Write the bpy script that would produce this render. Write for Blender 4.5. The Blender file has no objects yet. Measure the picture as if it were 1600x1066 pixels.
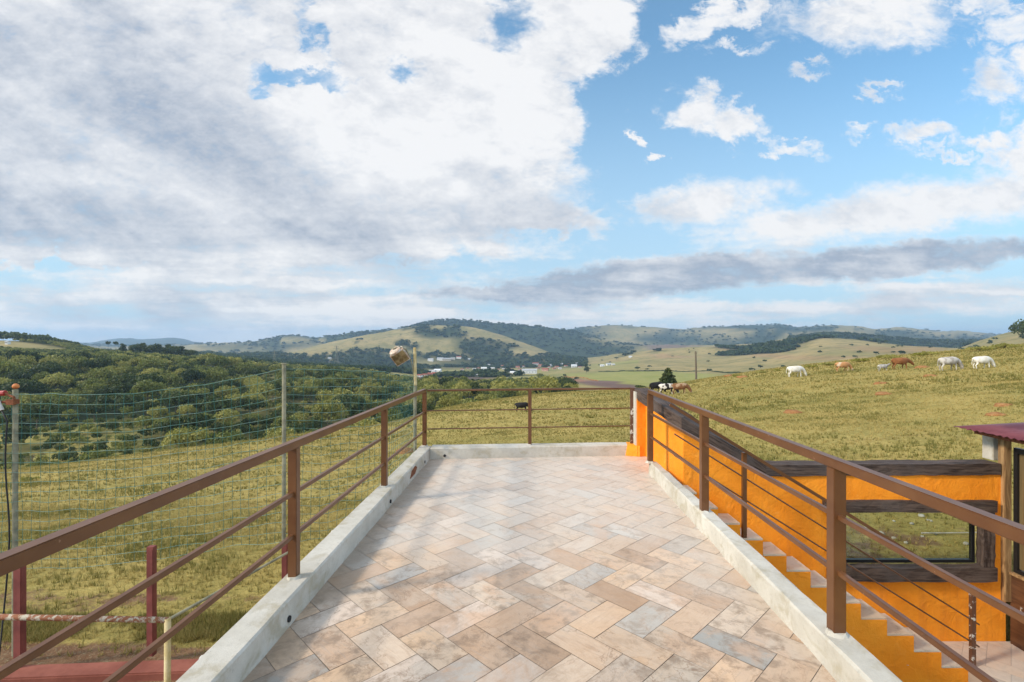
import bpy, bmesh, math, random
import numpy as np
from mathutils import Vector, Matrix, noise as mnoise
R = math.radians
random.seed(7); rng = np.random.default_rng(7)
scene = bpy.context.scene
COL = scene.collection
F = 780.0; HC = 1.72                    # focal length in photo pixels, eye height above the terrace

# ---------------------------------------------------------------- camera, sun, sky, exposure
cd = bpy.data.cameras.new("camera"); cam = bpy.data.objects.new("camera", cd); COL.objects.link(cam)
cd.sensor_width = 36; cd.lens = F/1600*36; cd.clip_start = .05; cd.clip_end = 60000
cam.location = (0, 0, HC); cam.rotation_euler = (R(90), 0, 0); scene.camera = cam
scene.view_settings.view_transform = 'Standard'; scene.view_settings.look = 'None'
scene.view_settings.exposure = 0.60; scene.view_settings.gamma = 1.0
SUN_DIR = Vector((1.3, .45, -.89)).normalized()       # the way the light travels
sl = bpy.data.lights.new("sun", 'SUN'); sl.energy = 2.5; sl.angle = R(7); sl.color = (1, .86, .68)
sun = bpy.data.objects.new("sun", sl); COL.objects.link(sun)
sun.rotation_euler = (-SUN_DIR).to_track_quat('Z', 'Y').to_euler()

class NT:
    """tiny helper to write node graphs as expressions"""
    def __init__(s, nt): s.nt = nt; s.n = nt.nodes; s.l = nt.links
    def new(s, t, **k):
        n = s.n.new(t)
        for a, v in k.items(): setattr(n, a, v)
        return n
    def put(s, sock, v):
        if v is None: return
        if hasattr(v, 'is_output'): s.l.new(v, sock)
        else: sock.default_value = v
    def m(s, op, a, b=None, c=None, clamp=False):
        n = s.new('ShaderNodeMath', operation=op, use_clamp=clamp)
        s.put(n.inputs[0], a); s.put(n.inputs[1], b); s.put(n.inputs[2], c); return n.outputs[0]
    def vm(s, op, a, b=None, out=0):
        n = s.new('ShaderNodeVectorMath', operation=op); s.put(n.inputs[0], a); s.put(n.inputs[1], b); return n.outputs[out]
    def comb(s, x, y, z=0.0):
        n = s.new('ShaderNodeCombineXYZ'); s.put(n.inputs[0], x); s.put(n.inputs[1], y); s.put(n.inputs[2], z); return n.outputs[0]
    def sep(s, v):
        n = s.new('ShaderNodeSeparateXYZ'); s.put(n.inputs[0], v); return n.outputs
    def ramp(s, v, a, b, c=0.0, d=1.0, smooth=True):
        n = s.new('ShaderNodeMapRange'); n.interpolation_type = 'SMOOTHSTEP' if smooth else 'LINEAR'
        s.put(n.inputs[0], v)
        for i, x in enumerate((a, b, c, d)): s.put(n.inputs[i+1], x)
        return n.outputs[0]
    def noise(s, v, scale, detail=4, rough=.5, dist=0.0, col=False):
        n = s.new('ShaderNodeTexNoise'); s.put(n.inputs['Vector'], v); n.inputs['Scale'].default_value = scale
        n.inputs['Detail'].default_value = detail; n.inputs['Roughness'].default_value = rough; n.inputs['Distortion'].default_value = dist
        return n.outputs['Color' if col else 'Fac']
    def mix(s, f, a, b, t='MIX'):
        n = s.new('ShaderNodeMix', data_type='RGBA', blend_type=t); s.put(n.inputs[0], f)
        s.put(n.inputs[6], c4(a)); s.put(n.inputs[7], c4(b)); return n.outputs[2]
    def attr(s, name, out='Fac'):
        n = s.new('ShaderNodeAttribute', attribute_name=name); return n.outputs[out]
    def pos(s): return s.new('ShaderNodeNewGeometry').outputs['Position']
def c4(c):
    return (*c, 1.0) if isinstance(c, (tuple, list)) and len(c) == 3 else c

def build_world():
    w = bpy.data.worlds.new("World"); scene.world = w; w.use_nodes = True
    g = NT(w.node_tree); g.n.clear()
    sky = g.new('ShaderNodeTexSky', sky_type='NISHITA'); sky.sun_disc = False
    sky.sun_elevation = math.asin(-SUN_DIR.z)
    sky.sun_rotation = math.atan2(-SUN_DIR.x, -SUN_DIR.y)
    sky.altitude = 800; sky.air_density = 1.0; sky.dust_density = .6; sky.ozone_density = 1.6
    d = g.new('ShaderNodeTexCoord').outputs['Generated']
    x, y, z = g.sep(d)
    ay = g.m('ADD', g.m('ABSOLUTE', y), .03)
    a = g.m('DIVIDE', x, ay); b = g.m('DIVIDE', z, ay)
    zz = g.m('ADD', g.m('MAXIMUM', z, 0.0), .10)
    q = g.comb(g.m('DIVIDE', x, zz), g.m('DIVIDE', y, zz), 0.3)      # position on the cloud deck
    ab = g.comb(a, b, 0)
    # puffs: noise in direction space; streaks: noise on the deck
    n_puff = g.noise(g.vm('MULTIPLY', ab, (1, 1.5, 1)), 4.6, 6, .60, .25)
    n_fine = g.noise(g.vm('MULTIPLY', ab, (1, 1.8, 1)), 15, 7, .66, .15)
    n_deck = g.noise(q, .85, 6, .58, .6)
    n_soft = g.noise(g.vm('ADD', q, (7.3, 2.1, 0)), .42, 5, .5, .4)
    # streaks that run from upper left down to the right as in the high left deck
    rot = g.new('ShaderNodeVectorRotate', rotation_type='Z_AXIS'); g.put(rot.inputs['Vector'], ab); rot.inputs['Angle'].default_value = R(28)
    n_str = g.noise(g.vm('MULTIPLY', rot.outputs[0], (1, 3.6, 1)), 2.2, 7, .55, .5)
    wob = g.vm('SCALE', g.vm('SUBTRACT', g.noise(ab, 5, 7, .62, 0, True), (.5, .5, .5)), None)
    wob.node.inputs[3].default_value = .14
    wob2 = g.vm('SCALE', g.vm('SUBTRACT', g.noise(g.vm('MULTIPLY', ab, (1, 1.4, 1)), 13, 8, .66, .3, True), (.5, .5, .5)), None)
    wob2.node.inputs[3].default_value = .15
    wab = g.vm('ADD', g.vm('ADD', ab, wob), wob2)
    def blob(px, py, rx, ry, ang=0, soft=.35, v=None):
        if v is None and rx < 70: soft = soft*1.9
        c = ((px-800)/F, (533-py)/F, 0)
        t = g.vm('SUBTRACT', v or wab, c)
        t = g.vm('MULTIPLY', t, (1, 1, 0))
        r = g.new('ShaderNodeVectorRotate', rotation_type='Z_AXIS'); g.put(r.inputs['Vector'], t); r.inputs['Angle'].default_value = R(-ang)
        t = g.vm('MULTIPLY', r.outputs[0], (F/rx, F/ry, 0))
        return g.ramp(g.vm('LENGTH', t, out=1), 1+soft, 1-soft)
    def mx(*v):
        o = v[0]
        for k in v[1:]: o = g.m('MAXIMUM', o, k)
        return o
    def sc(v, k): return g.m('MULTIPLY', v, k)
    lab_ = g.vm('ADD', ab, g.vm('ADD', g.vm('MULTIPLY', wob, (.8, .22, 1)), g.vm('MULTIPLY', wob2, (1.5, .35, 1))))
    big = mx(blob(250, 90, 640, 340, 0, .14), blob(620, 300, 300, 120, 0, .25), blob(760, 180, 140, 170, 0, .25),
             blob(890, 40, 110, 100, 0, .3), blob(800, 345, 150, 40, 0, .4), blob(150, 380, 700, 55, 0, .4))
    holes = mx(blob(480, 133, 75, 20, -5, .5), blob(502, 65, 14, 42, 15, .5), blob(795, 45, 42, 38, 0, .4), blob(640, 118, 22, 14, 0, .5),
               blob(60, 430, 130, 16, 0, .5))
    big = g.m('SUBTRACT', big, sc(holes, .62), clamp=True)
    small = mx(blob(1075, 180, 36, 34, 0, .45), blob(1140, 205, 55, 24, -25, .45), blob(1215, 245, 48, 17, -12, .45),
               blob(1004, 256, 19, 9, 35, .4), blob(985, 212, 10, 17, 10, .5), blob(1248, 132, 34, 15, 10, .5), blob(1345, 158, 28, 12, -20, .6),
               blob(1425, 215, 52, 20, 10, .5), blob(1520, 135, 50, 42, 0, .5), blob(1590, 120, 40, 30, 10, .5), blob(1520, 215, 40, 18, 0, .5),
               blob(1470, 245, 60, 10, 5, .6), blob(1330, 215, 34, 12, 15, .7), blob(1600, 250, 90, 60, 10, .4))
    cirr = sc(mx(blob(1110, 45, 85, 24, 25, .6), blob(1330, 45, 160, 55, 5, .6), blob(1150, 94, 45, 11, 0, .6), blob(1560, 65, 70, 30, -20, .6), blob(1450, 15, 130, 25, 0, .6)), .80)
    band = sc(mx(blob(1080, 325, 120, 34, 8, .8, lab_), blob(1400, 335, 330, 40, 9, .8, lab_), blob(1580, 290, 150, 40, 12, .8, lab_)), 1.0)
    low = sc(mx(blob(1150, 485, 520, 20, 2, .8, lab_), blob(1450, 470, 300, 34, 4, .8, lab_), blob(400, 490, 900, 70, 0, .8, lab_), blob(450, 428, 380, 30, 0, .8, lab_)), .86)
    dark = mx(blob(1010, 438, 300, 32, 5, .45, lab_), blob(800, 460, 130, 14, 1, .5, lab_), blob(1380, 412, 340, 27, 5, .55, lab_))
    up = g.ramp(b, .60, .95)                        # overhead, out of the picture: broken cloud
    up = sc(up, .62)
    cov = mx(big, small, cirr, band, low, dark, up)
    e1 = sc(g.m('SUBTRACT', n_puff, .5), .95); e2 = sc(g.m('SUBTRACT', n_fine, .5), .60); e3 = sc(g.m('SUBTRACT', n_deck, .5), .8)
    n_wisp = g.noise(g.vm('MULTIPLY', ab, (1.2, 2.2, 1)), 30, 7, .72, .6)
    n_strat = g.noise(g.vm('ADD', g.vm('MULTIPLY', g.vm('ADD', ab, g.vm('MULTIPLY', wob2, (.6, .12, 1))), (2.4, 26, 1)), (3, 0, 0)), 1.0, 7, .60, .3)
    lowz = g.ramp(b, .30, .06)
    strat = g.m('MULTIPLY', g.m('SUBTRACT', n_strat, .5), lowz)
    t = g.m('ADD', g.m('ADD', cov, e2), g.m('ADD', e1, e3))
    t = g.m('ADD', t, sc(g.m('SUBTRACT', n_wisp, .5), .55))
    t = g.m('ADD', t, sc(strat, 2.2))
    dens = g.ramp(t, .26, .96)
    # light and shade in the clouds
    shade = mx(sc(blob(180, 190, 420, 330, -25, .6, ab), .42), sc(blob(300, 450, 700, 45, 0, .7, ab), .36), sc(blob(900, 498, 900, 12, 1, .7, ab), .12), sc(blob(660, 330, 330, 70, 0, .7, ab), .3), sc(blob(330, 250, 260, 80, -32, .7, ab), .8), sc(blob(150, 350, 470, 55, -3, .7, ab), .9), sc(blob(470, 60, 150, 55, -20, .8, ab), .32),
               sc(dark, 1.15), sc(blob(700, 350, 240, 36, 0, .7, ab), .55), sc(blob(860, 340, 100, 30, 0, .7, ab), .4), sc(blob(60, 40, 200, 40, 0, .8, ab), .2),
               sc(blob(500, 410, 500, 22, 0, .8, ab), .45), sc(up, .3))
    var = g.m('ADD', sc(g.m('SUBTRACT', n_str, .5), 1.7), g.m('ADD', sc(g.m('SUBTRACT', n_soft, .5), .8), sc(g.m('SUBTRACT', n_puff, .5), -1.0)))
    var = g.m('ADD', var, sc(g.m('SUBTRACT', n_fine, .5), -.95))
    var = g.m('ADD', var, sc(g.m('SUBTRACT', n_wisp, .5), -.45))
    var = g.m('ADD', var, sc(strat, -2.6))
    edge = g.ramp(dens, .95, .3, 0, .22)
    sh = g.m('SUBTRACT', g.m('ADD', g.m('ADD', sc(shade, .74), .10), var), edge, clamp=True)
    lit = g.mix(sh, (.63, .63, .635), (.255, .295, .365))
    warm = g.ramp(b, .0, .30, 1, 0)
    lit = g.mix(sc(warm, .35), lit, g.mix(sh, (.66, .635, .59), (.29, .345, .41)))
    skyc = g.mix(1.0, sky.outputs[0], (.105, .150, .150), 'MULTIPLY')
    skyc = g.mix(g.ramp(b, 0, .62, .92, .10), skyc, (.34, .46, .56))
    out = g.mix(g.m('MULTIPLY', dens, .97), skyc, lit)
    out = g.vm('SCALE', out); out.node.inputs[3].default_value = 1; g.l.new(g.ramp(y, .45, -.2, 1.0, 1.9), out.node.inputs[3])  # unseen sky aside, overhead and behind boosted: added ambient fill
    out = g.mix(g.ramp(z, -.02, -.12), out, (.16, .15, .10))      # below the horizon: ground colour
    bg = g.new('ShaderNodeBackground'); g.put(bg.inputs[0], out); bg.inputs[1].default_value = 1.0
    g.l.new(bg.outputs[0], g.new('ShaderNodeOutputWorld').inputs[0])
    w.cycles.sampling_method = 'MANUAL'; w.cycles.sample_map_resolution = 512
build_world()

# ---------------------------------------------------------------- helpers
def at(px, py, D): return Vector(((px-800)/F*D, D, HC-(py-533)/F*D))
def tr(xp, D, z=0.0): return Vector((xp+.0346*D, D, z))       # terrace frame

def tag(o, label=None, cat=None, group=None, kind=None):
    for k, v in (('label', label), ('category', cat), ('group', group), ('kind', kind)):
        if v: o[k] = v
    return o
def empty(name, loc, label, cat, group=None, rz=0):
    o = bpy.data.objects.new(name, None); COL.objects.link(o); o.location = loc; o.rotation_euler.z = rz
    o.empty_display_size = .2
    return tag(o, label, cat, group)

class MB:
    def __init__(s): s.v = []; s.f = []; s.mi = []
    def add(s, vs, fs, mi=0):
        b = len(s.v); s.v += [tuple(v) for v in vs]; s.f += [tuple(i+b for i in f) for f in fs]; s.mi += [mi]*len(fs); return s
    def hexa(s, p, mi=0):      # 8 points: bottom 4 ccw, top 4 ccw
        return s.add(p, [(3,2,1,0),(4,5,6,7),(0,1,5,4),(1,2,6,5),(2,3,7,6),(3,0,4,7)], mi)
    def box(s, c, d, rz=0, mi=0, M=None):
        x, y, z = (k/2 for k in d); M = M or Matrix.Rotation(rz, 3, 'Z'); c = Vector(c)
        return s.hexa([c+M@Vector(p) for p in ((-x,-y,-z),(x,-y,-z),(x,y,-z),(-x,y,-z),(-x,-y,z),(x,-y,z),(x,y,z),(-x,y,z))], mi)
    def bar(s, a, b, w, h, up=(0,0,1), mi=0):
        a = Vector(a); b = Vector(b); t = (b-a).normalized(); u = Vector(up)
        r = t.cross(u).normalized(); u = r.cross(t).normalized(); r *= w/2; u *= h/2
        return s.hexa([a-r-u, a+r-u, b+r-u, b-r-u, a-r+u, a+r+u, b+r+u, b-r+u], mi)
    def tube(s, pts, r, n=8, cap=True, mi=0):
        pts = [Vector(p) for p in pts]; rs = r if isinstance(r, (list, tuple)) else [r]*len(pts)
        b = len(s.v); ref = None
        for i, p in enumerate(pts):
            t = (pts[min(i+1, len(pts)-1)]-pts[max(i-1, 0)]).normalized()
            if ref is None: ref = t.orthogonal().normalized()
            ref = (ref-t*ref.dot(t)).normalized(); bi = t.cross(ref)
            for k in range(n):
                an = 2*math.pi*k/n; s.v.append(tuple(p+(ref*math.cos(an)+bi*math.sin(an))*rs[i]))
        for i in range(len(pts)-1):
            for k in range(n):
                k2 = (k+1) % n; s.f.append((b+i*n+k, b+i*n+k2, b+(i+1)*n+k2, b+(i+1)*n+k)); s.mi.append(mi)
        if cap:
            s.f.append(tuple(b+k for k in reversed(range(n)))); s.f.append(tuple(b+(len(pts)-1)*n+k for k in range(n))); s.mi += [mi, mi]
        return s
    def prism(s, poly, z0, z1, mi=0):
        n = len(poly)
        vs = [(p[0], p[1], z0) for p in poly]+[(p[0], p[1], z1) for p in poly]
        return s.add(vs, [tuple(reversed(range(n))), tuple(range(n, 2*n))]+[(i, (i+1) % n, (i+1) % n+n, i+n) for i in range(n)], mi)
    def build(s, name, mat, parent=None, bevel=0, smooth=False, origin=None):
        me = bpy.data.meshes.new(name)
        off = Vector((0, 0, 0))
        if parent is not None:
            off = parent.matrix_basis.translation if parent.parent is None else Vector((0,0,0))
            if parent.parent is not None: off = parent.parent.matrix_basis.translation + parent.matrix_basis.translation
        elif origin is not None: off = Vector(origin)
        me.from_pydata([tuple(Vector(v)-off) for v in s.v], [], s.f); me.update()
        bm = bmesh.new(); bm.from_mesh(me); bmesh.ops.recalc_face_normals(bm, faces=bm.faces)
        if bevel: bmesh.ops.bevel(bm, geom=bm.edges[:], offset=bevel, segments=2, affect='EDGES', clamp_overlap=True)
        bm.to_mesh(me); bm.free()
        for m in (mat if isinstance(mat, (list, tuple)) else [mat]): me.materials.append(m)
        if len(me.materials) > 1 and not bevel: me.polygons.foreach_set('material_index', s.mi)
        if smooth: me.polygons.foreach_set('use_smooth', [True]*len(me.polygons))
        o = bpy.data.objects.new(name, me); COL.objects.link(o)
        if parent is not None: o.parent = parent
        elif origin is not None: o.location = origin
        return o

def np_mesh(name, V, Fc, mat, attrs=None, smooth=False, parent=None, loc=None):
    """V (n,3); Fc (m,k) with a fixed k"""
    me = bpy.data.meshes.new(name); n = len(V); m, k = Fc.shape
    me.vertices.add(n); me.vertices.foreach_set('co', np.ascontiguousarray(V, np.float32).ravel())
    me.loops.add(m*k); me.loops.foreach_set('vertex_index', Fc.astype(np.int32).ravel())
    me.polygons.add(m); me.polygons.foreach_set('loop_start', np.arange(0, m*k, k, dtype=np.int32))
    try: me.polygons.foreach_set('loop_total', np.full(m, k, np.int32))
    except Exception: pass
    if smooth: me.polygons.foreach_set('use_smooth', np.ones(m, bool))
    me.update(calc_edges=True)
    for an, (typ, dom, val) in (attrs or {}).items():
        A = me.attributes.new(an, typ, dom)
        A.data.foreach_set('color' if typ == 'FLOAT_COLOR' else 'value', np.ascontiguousarray(val, np.float32).ravel())
    if mat: me.materials.append(mat)
    if name.startswith('_'): return me
    o = bpy.data.objects.new(name, me); COL.objects.link(o)
    if parent: o.parent = parent
    if loc is not None: o.location = loc
    return o

# ---------------------------------------------------------------- materials
MATS = {}
def material(name, fn, rough=.7, spec=.3, metal=0.0):
    m = bpy.data.materials.new(name); m.use_nodes = True; g = NT(m.node_tree)
    bs = g.n['Principled BSDF']; bs.inputs['Roughness'].default_value = rough
    bs.inputs['Specular IOR Level'].default_value = spec; bs.inputs['Metallic'].default_value = metal
    r = fn(g, bs)
    if r is not None: g.put(bs.inputs['Base Color'], c4(r))
    MATS[name] = m; return m
def bump(g, bs, h, strength=.3, dist=.01):
    b = g.new('ShaderNodeBump'); b.inputs['Strength'].default_value = strength; b.inputs['Distance'].default_value = dist
    g.put(b.inputs['Height'], h); g.l.new(b.outputs[0], bs.inputs['Normal'])
def obco(g): return g.new('ShaderNodeTexCoord').outputs['Object']

def worn(c1, c2, scale=3, bscale=60, bs_=.25, bd=.004):
    def fn(g, bs):
        p = g.pos(); n = g.noise(p, scale, 6, .6); bump(g, bs, g.noise(p, bscale, 5, .6), bs_, bd)
        return g.mix(g.ramp(n, .35, .65), c1, c2)
    return fn

def m_orange(g, bs):
    p = g.pos(); n = g.noise(p, 1.7, 6, .6); f = g.noise(p, 14, 5, .65)
    c = g.mix(g.ramp(n, .3, .7), (.87, .262, .014), (.94, .335, .026))
    c = g.mix(g.m('MULTIPLY', g.ramp(f, .55, .78), .35), c, (.75, .22, .015))
    x, y, z = g.sep(p)
    dr = g.noise(g.comb(g.m('MULTIPLY', x, 9), g.m('MULTIPLY', y, 9), g.m('MULTIPLY', z, .6)), 1.0, 5, .6)
    c = g.mix(g.m('MULTIPLY', g.ramp(dr, .52, .72), .38), c, (.62, .20, .03))
    c = g.mix(g.m('MULTIPLY', g.ramp(g.noise(p, 4.5, 7, .72), .58, .70), .30), c, (.96, .46, .10))
    c = g.mix(g.m('MULTIPLY', g.ramp(g.noise(p, 24, 5, .75), .66, .72), .45), c, (.42, .16, .05))
    bump(g, bs, g.m('ADD', g.noise(p, 38, 6, .65), g.m('MULTIPLY', g.noise(p, 5, 5, .6, 1.0), 3.0)), .6, .010); return c
material('orange_paint', m_orange, .75, .2)

def m_concrete(g, bs):
    p = g.pos(); n = g.noise(p, 1.6, 7, .65); f = g.noise(p, 26, 6, .7); st = g.noise(p, 5, 6, .65, .6)
    c = g.mix(g.ramp(n, .3, .7), (.43, .395, .33), (.58, .545, .475))
    c = g.mix(g.m('MULTIPLY', g.ramp(f, .5, .8), .45), c, (.28, .255, .21))
    c = g.mix(g.m('MULTIPLY', g.ramp(st, .48, .66), .65), c, (.36, .31, .215))
    c = g.mix(g.ramp(g.noise(p, 90, 3, .6), .70, .76), c, (.16, .15, .13))
    bump(g, bs, g.noise(p, 30, 8, .72), .5, .008); return c
material('concrete', m_concrete, .85, .2)

def m_tile(g, bs):
    p = g.pos(); x, y, z = g.sep(p)
    t = g.attr('tint', 'Color'); r = g.attr('rnd'); r2 = g.attr('rnd2'); along = g.attr('dirn')
    off = g.comb(g.m('MULTIPLY', r, 37.0), g.m('MULTIPLY', r2, 53.0), 0)
    q = g.vm('ADD', p, off)
    n1 = g.noise(q, 3.2, 6, .62, .5); n2 = g.noise(q, 9, 7, .70, .35)
    rt = g.new('ShaderNodeVectorRotate', rotation_type='Z_AXIS'); g.put(rt.inputs['Vector'], q); g.put(rt.inputs['Angle'], along)
    grain = g.noise(g.vm('MULTIPLY', rt.outputs[0], (2.2, 15, 1)), 2.2, 7, .62, .7)
    c = g.mix(g.m('MULTIPLY', g.ramp(n1, .44, .62), .55), t, g.mix(r2, (.60, .33, .17), (.50, .44, .36)))
    c = g.mix(g.m('MULTIPLY', g.ramp(grain, .50, .68), .35), c, g.mix(r, (.34, .20, .12), (.36, .34, .31)))
    sn = g.noise(p, 1.15, 6, .62, .3)
    stain = g.m('MULTIPLY', g.ramp(n2, .46, .66), g.ramp(g.m('ADD', g.m('MULTIPLY', r, .45), sn), .50, .85))
    c = g.mix(g.m('MULTIPLY', stain, .62), c, (.19, .125, .08))
    nearb = g.m('MULTIPLY', g.ramp(g.m('ADD', y, g.m('MULTIPLY', g.m('SUBTRACT', sn, .5), 3)), 4.2, 1.8), g.ramp(n2, .35, .65, .25, .8))
    c = g.mix(g.m('MULTIPLY', nearb, .62), c, g.mix(g.ramp(r, .3, .7), (.33, .20, .115), (.22, .165, .12)))
    rim = g.m('ABSOLUTE', g.m('SUBTRACT', n1, .53))
    c = g.mix(g.m('MULTIPLY', g.ramp(rim, .012, .0), g.m('MULTIPLY', r2, .55)), c, (.22, .13, .08))
    # cement film left after grouting, mostly toward the middle and far end of the terrace
    film = g.m('MULTIPLY', g.ramp(g.m('ADD', y, g.m('MULTIPLY', g.m('SUBTRACT', g.noise(p, .9, 5, .6), .5), 5)), 2.6, 5.4), g.ramp(g.noise(q, 5, 5, .6), .2, .6, .45, .85))
    c = g.mix(g.m('MULTIPLY', film, .85), c, (.60, .53, .455))
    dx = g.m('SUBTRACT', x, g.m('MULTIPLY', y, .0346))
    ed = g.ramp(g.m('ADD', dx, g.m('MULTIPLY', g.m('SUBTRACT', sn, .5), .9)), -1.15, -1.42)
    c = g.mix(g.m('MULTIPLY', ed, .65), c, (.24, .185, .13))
    g.put(bs.inputs['Roughness'], g.ramp(n2, .3, .7, .38, .62))
    hh = g.m('ADD', g.m('MULTIPLY', n2, .7), g.m('ADD', g.m('MULTIPLY', grain, .5), g.m('MULTIPLY', n1, .8)))
    bump(g, bs, hh, .45, .010); return c
material('stone_tile', m_tile, .55, .22)
def m_grout(g, bs):
    p = g.pos(); x, y, z = g.sep(p); n = g.noise(p, 3, 6, .6)
    c = g.mix(g.ramp(n, .35, .65), (.10, .078, .058), (.24, .20, .16))
    f = g.ramp(g.m('ADD', y, g.m('MULTIPLY', g.m('SUBTRACT', g.noise(p, .9, 5, .6), .5), 5)), 2.4, 4.8)   # cement film
    return g.mix(g.m('MULTIPLY', f, .85), c, (.50, .43, .36))
material('grout', m_grout, .9, .1)
def m_step(g, bs):
    p = g.pos(); n = g.noise(p, 9, 7, .65, .8); k = g.noise(p, 2.6, 3, .5)
    c = g.mix(g.ramp(k, .4, .6), (.64, .47, .32), (.60, .52, .41))
    c = g.mix(g.m('MULTIPLY', g.ramp(n, .5, .7), .6), c, (.38, .25, .16))
    bump(g, bs, n, .5, .008); return c
material('step_stone', m_step, .65, .3)
def m_brown(g, bs):
    p = g.pos(); n = g.noise(p, 4, 5, .6); c = g.mix(g.ramp(n, .3, .7), (.105, .040, .014), (.145, .060, .021))
    c = g.mix(g.ramp(g.noise(p, 30, 5, .7), .66, .72), c, (.30, .17, .10))
    c = g.mix(g.ramp(g.noise(p, 11, 6, .75), .66, .70), c, (.075, .035, .02))
    bump(g, bs, g.noise(p, 70, 4, .6), .12, .002); return c
material('brown_steel', m_brown, .38, .45)
def m_flake(g, bs):
    p = g.pos(); n = g.noise(p, 14, 5, .65, .5); c = g.mix(g.ramp(n, .56, .60), (.12, .052, .028), (.60, .56, .50))
    return c
material('flaking_steel', m_flake, .5, .4)
def m_timber(g, bs):
    p = obco(g); 
    n = g.noise(g.vm('MULTIPLY', p, (2.2, 26, 26)), 1.0, 7, .65, 1.3)
    k = g.noise(p, 2, 4, .6)
    c = g.mix(g.ramp(n, .35, .65), (.030, .019, .015), (.110, .076, .060))
    c = g.mix(g.m('MULTIPLY', g.ramp(k, .5, .7), .3), c, (.13, .11, .10))
    bump(g, bs, n, .6, .012); return c
material('dark_timber', m_timber, .7, .25)
def m_timber_v(g, bs):
    p = obco(g); n = g.noise(g.vm('MULTIPLY', p, (24, 24, 2)), 1.0, 7, .65, 1.1)
    c = g.mix(g.ramp(n, .35, .65), (.05, .033, .027), (.16, .115, .095)); bump(g, bs, n, .6, .012); return c
material('dark_timber_upright', m_timber_v, .7, .25)
def m_post(g, bs):
    p = g.pos(); n = g.noise(g.vm('MULTIPLY', p, (30, 30, 3)), 1.0, 6, .6, .8)
    c = g.mix(g.ramp(n, .3, .7), (.16, .085, .035), (.42, .26, .12)); bump(g, bs, n, .5, .006); return c
material('rough_wood', m_post, .8, .2)
material('panel_wood', lambda g, bs: g.mix(g.ramp(g.noise(g.vm('MULTIPLY', g.pos(), (3, 3, 22)), 1.0, 6, .6, .6), .3, .7), (.065, .028, .014), (.13, .06, .03)), .45, .4)
material('galvanised', worn((.17, .165, .115), (.30, .28, .19), 9, 50), .8, .15, .0)
def m_rusty(g, bs):
    p = g.pos(); n = g.noise(p, 26, 6, .7, .5); c = g.mix(g.ramp(n, .40, .52), (.50, .44, .33), (.27, .10, .045)); bump(g, bs, n, .5, .004); return c
material('rusty_pipe', m_rusty, .75, .3)
material('yellow_pipe', worn((.42, .32, .13), (.55, .45, .25), 14), .7, .3)
material('red_paint', worn((.15, .040, .034), (.22, .062, .050), 5, 30, .3), .6, .3)
material('red_wall_paint', worn((.20, .062, .042), (.29, .10, .068), 2.5, 30, .4, .006), .8, .2)
material('net_cord', worn((.025, .12, .10), (.05, .19, .16), 6), .6, .3)
material('net_cord_lit', worn((.24, .36, .31), (.10, .25, .21), 6), .6, .3)  # paler colour paints the highlights on the horizontal cords
material('black_rubber', lambda g, bs: (.02, .02, .022), .6, .3)
material('black_frame', lambda g, bs: (.012, .012, .013), .35, .5)
material('red_plastic', lambda g, bs: (.35, .03, .025), .4, .5)
material('rust', worn((.14, .05, .025), (.25, .09, .04), 30), .8, .2)
material('orange_cap', worn((.62, .22, .06), (.45, .14, .05), 40), .6, .3)
material('white_plastic', worn((.60, .60, .56), (.45, .43, .38), 12), .5, .4)
material('lamp_metal', worn((.58, .52, .44), (.40, .25, .16), 25), .6, .4)
def m_lens(g, bs):
    n = g.noise(g.pos(), 9, 4, .6); return g.mix(g.ramp(n, .35, .65), (.11, .068, .025), (.34, .24, .11))
material('lamp_lens', m_lens, .25, .5)
material('maroon_sheet', worn((.105, .022, .030), (.155, .040, .048), 4, 40), .45, .4)
material('log_wood', worn((.55, .38, .18), (.40, .25, .11), 20), .8, .2)
def m_glass(g, bs):
    bs.inputs['Base Color'].default_value = (.9, .93, .9, 1); bs.inputs['Roughness'].default_value = .02
    bs.inputs['Transmission Weight'].default_value = 0
    tr_ = g.new('ShaderNodeBsdfTransparent'); tr_.inputs[0].default_value = (.86, .90, .86, 1)
    gl = g.new('ShaderNodeBsdfGlossy'); gl.inputs['Roughness'].default_value = .02; gl.inputs[0].default_value = (.9, .9, .9, 1)
    fr = g.new('ShaderNodeValue'); fr.outputs[0].default_value = .045
    mx_ = g.new('ShaderNodeMixShader'); g.l.new(fr.outputs[0], mx_.inputs[0]); g.l.new(tr_.outputs[0], mx_.inputs[1]); g.l.new(gl.outputs[0], mx_.inputs[2])
    g.l.new(mx_.outputs[0], g.n['Material Output'].inputs[0]); return None
material('clear_glass', m_glass)
def m_darkglass(g, bs):
    n = g.noise(g.vm('MULTIPLY', g.pos(), (3, 30, 2)), 1.0, 4, .6); return g.mix(n, (.10, .065, .03), (.20, .145, .07))
material('door_glass', m_darkglass, .12, .6)
material('brass', lambda g, bs: (.6, .55, .48), .3, .6, .6)

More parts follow.
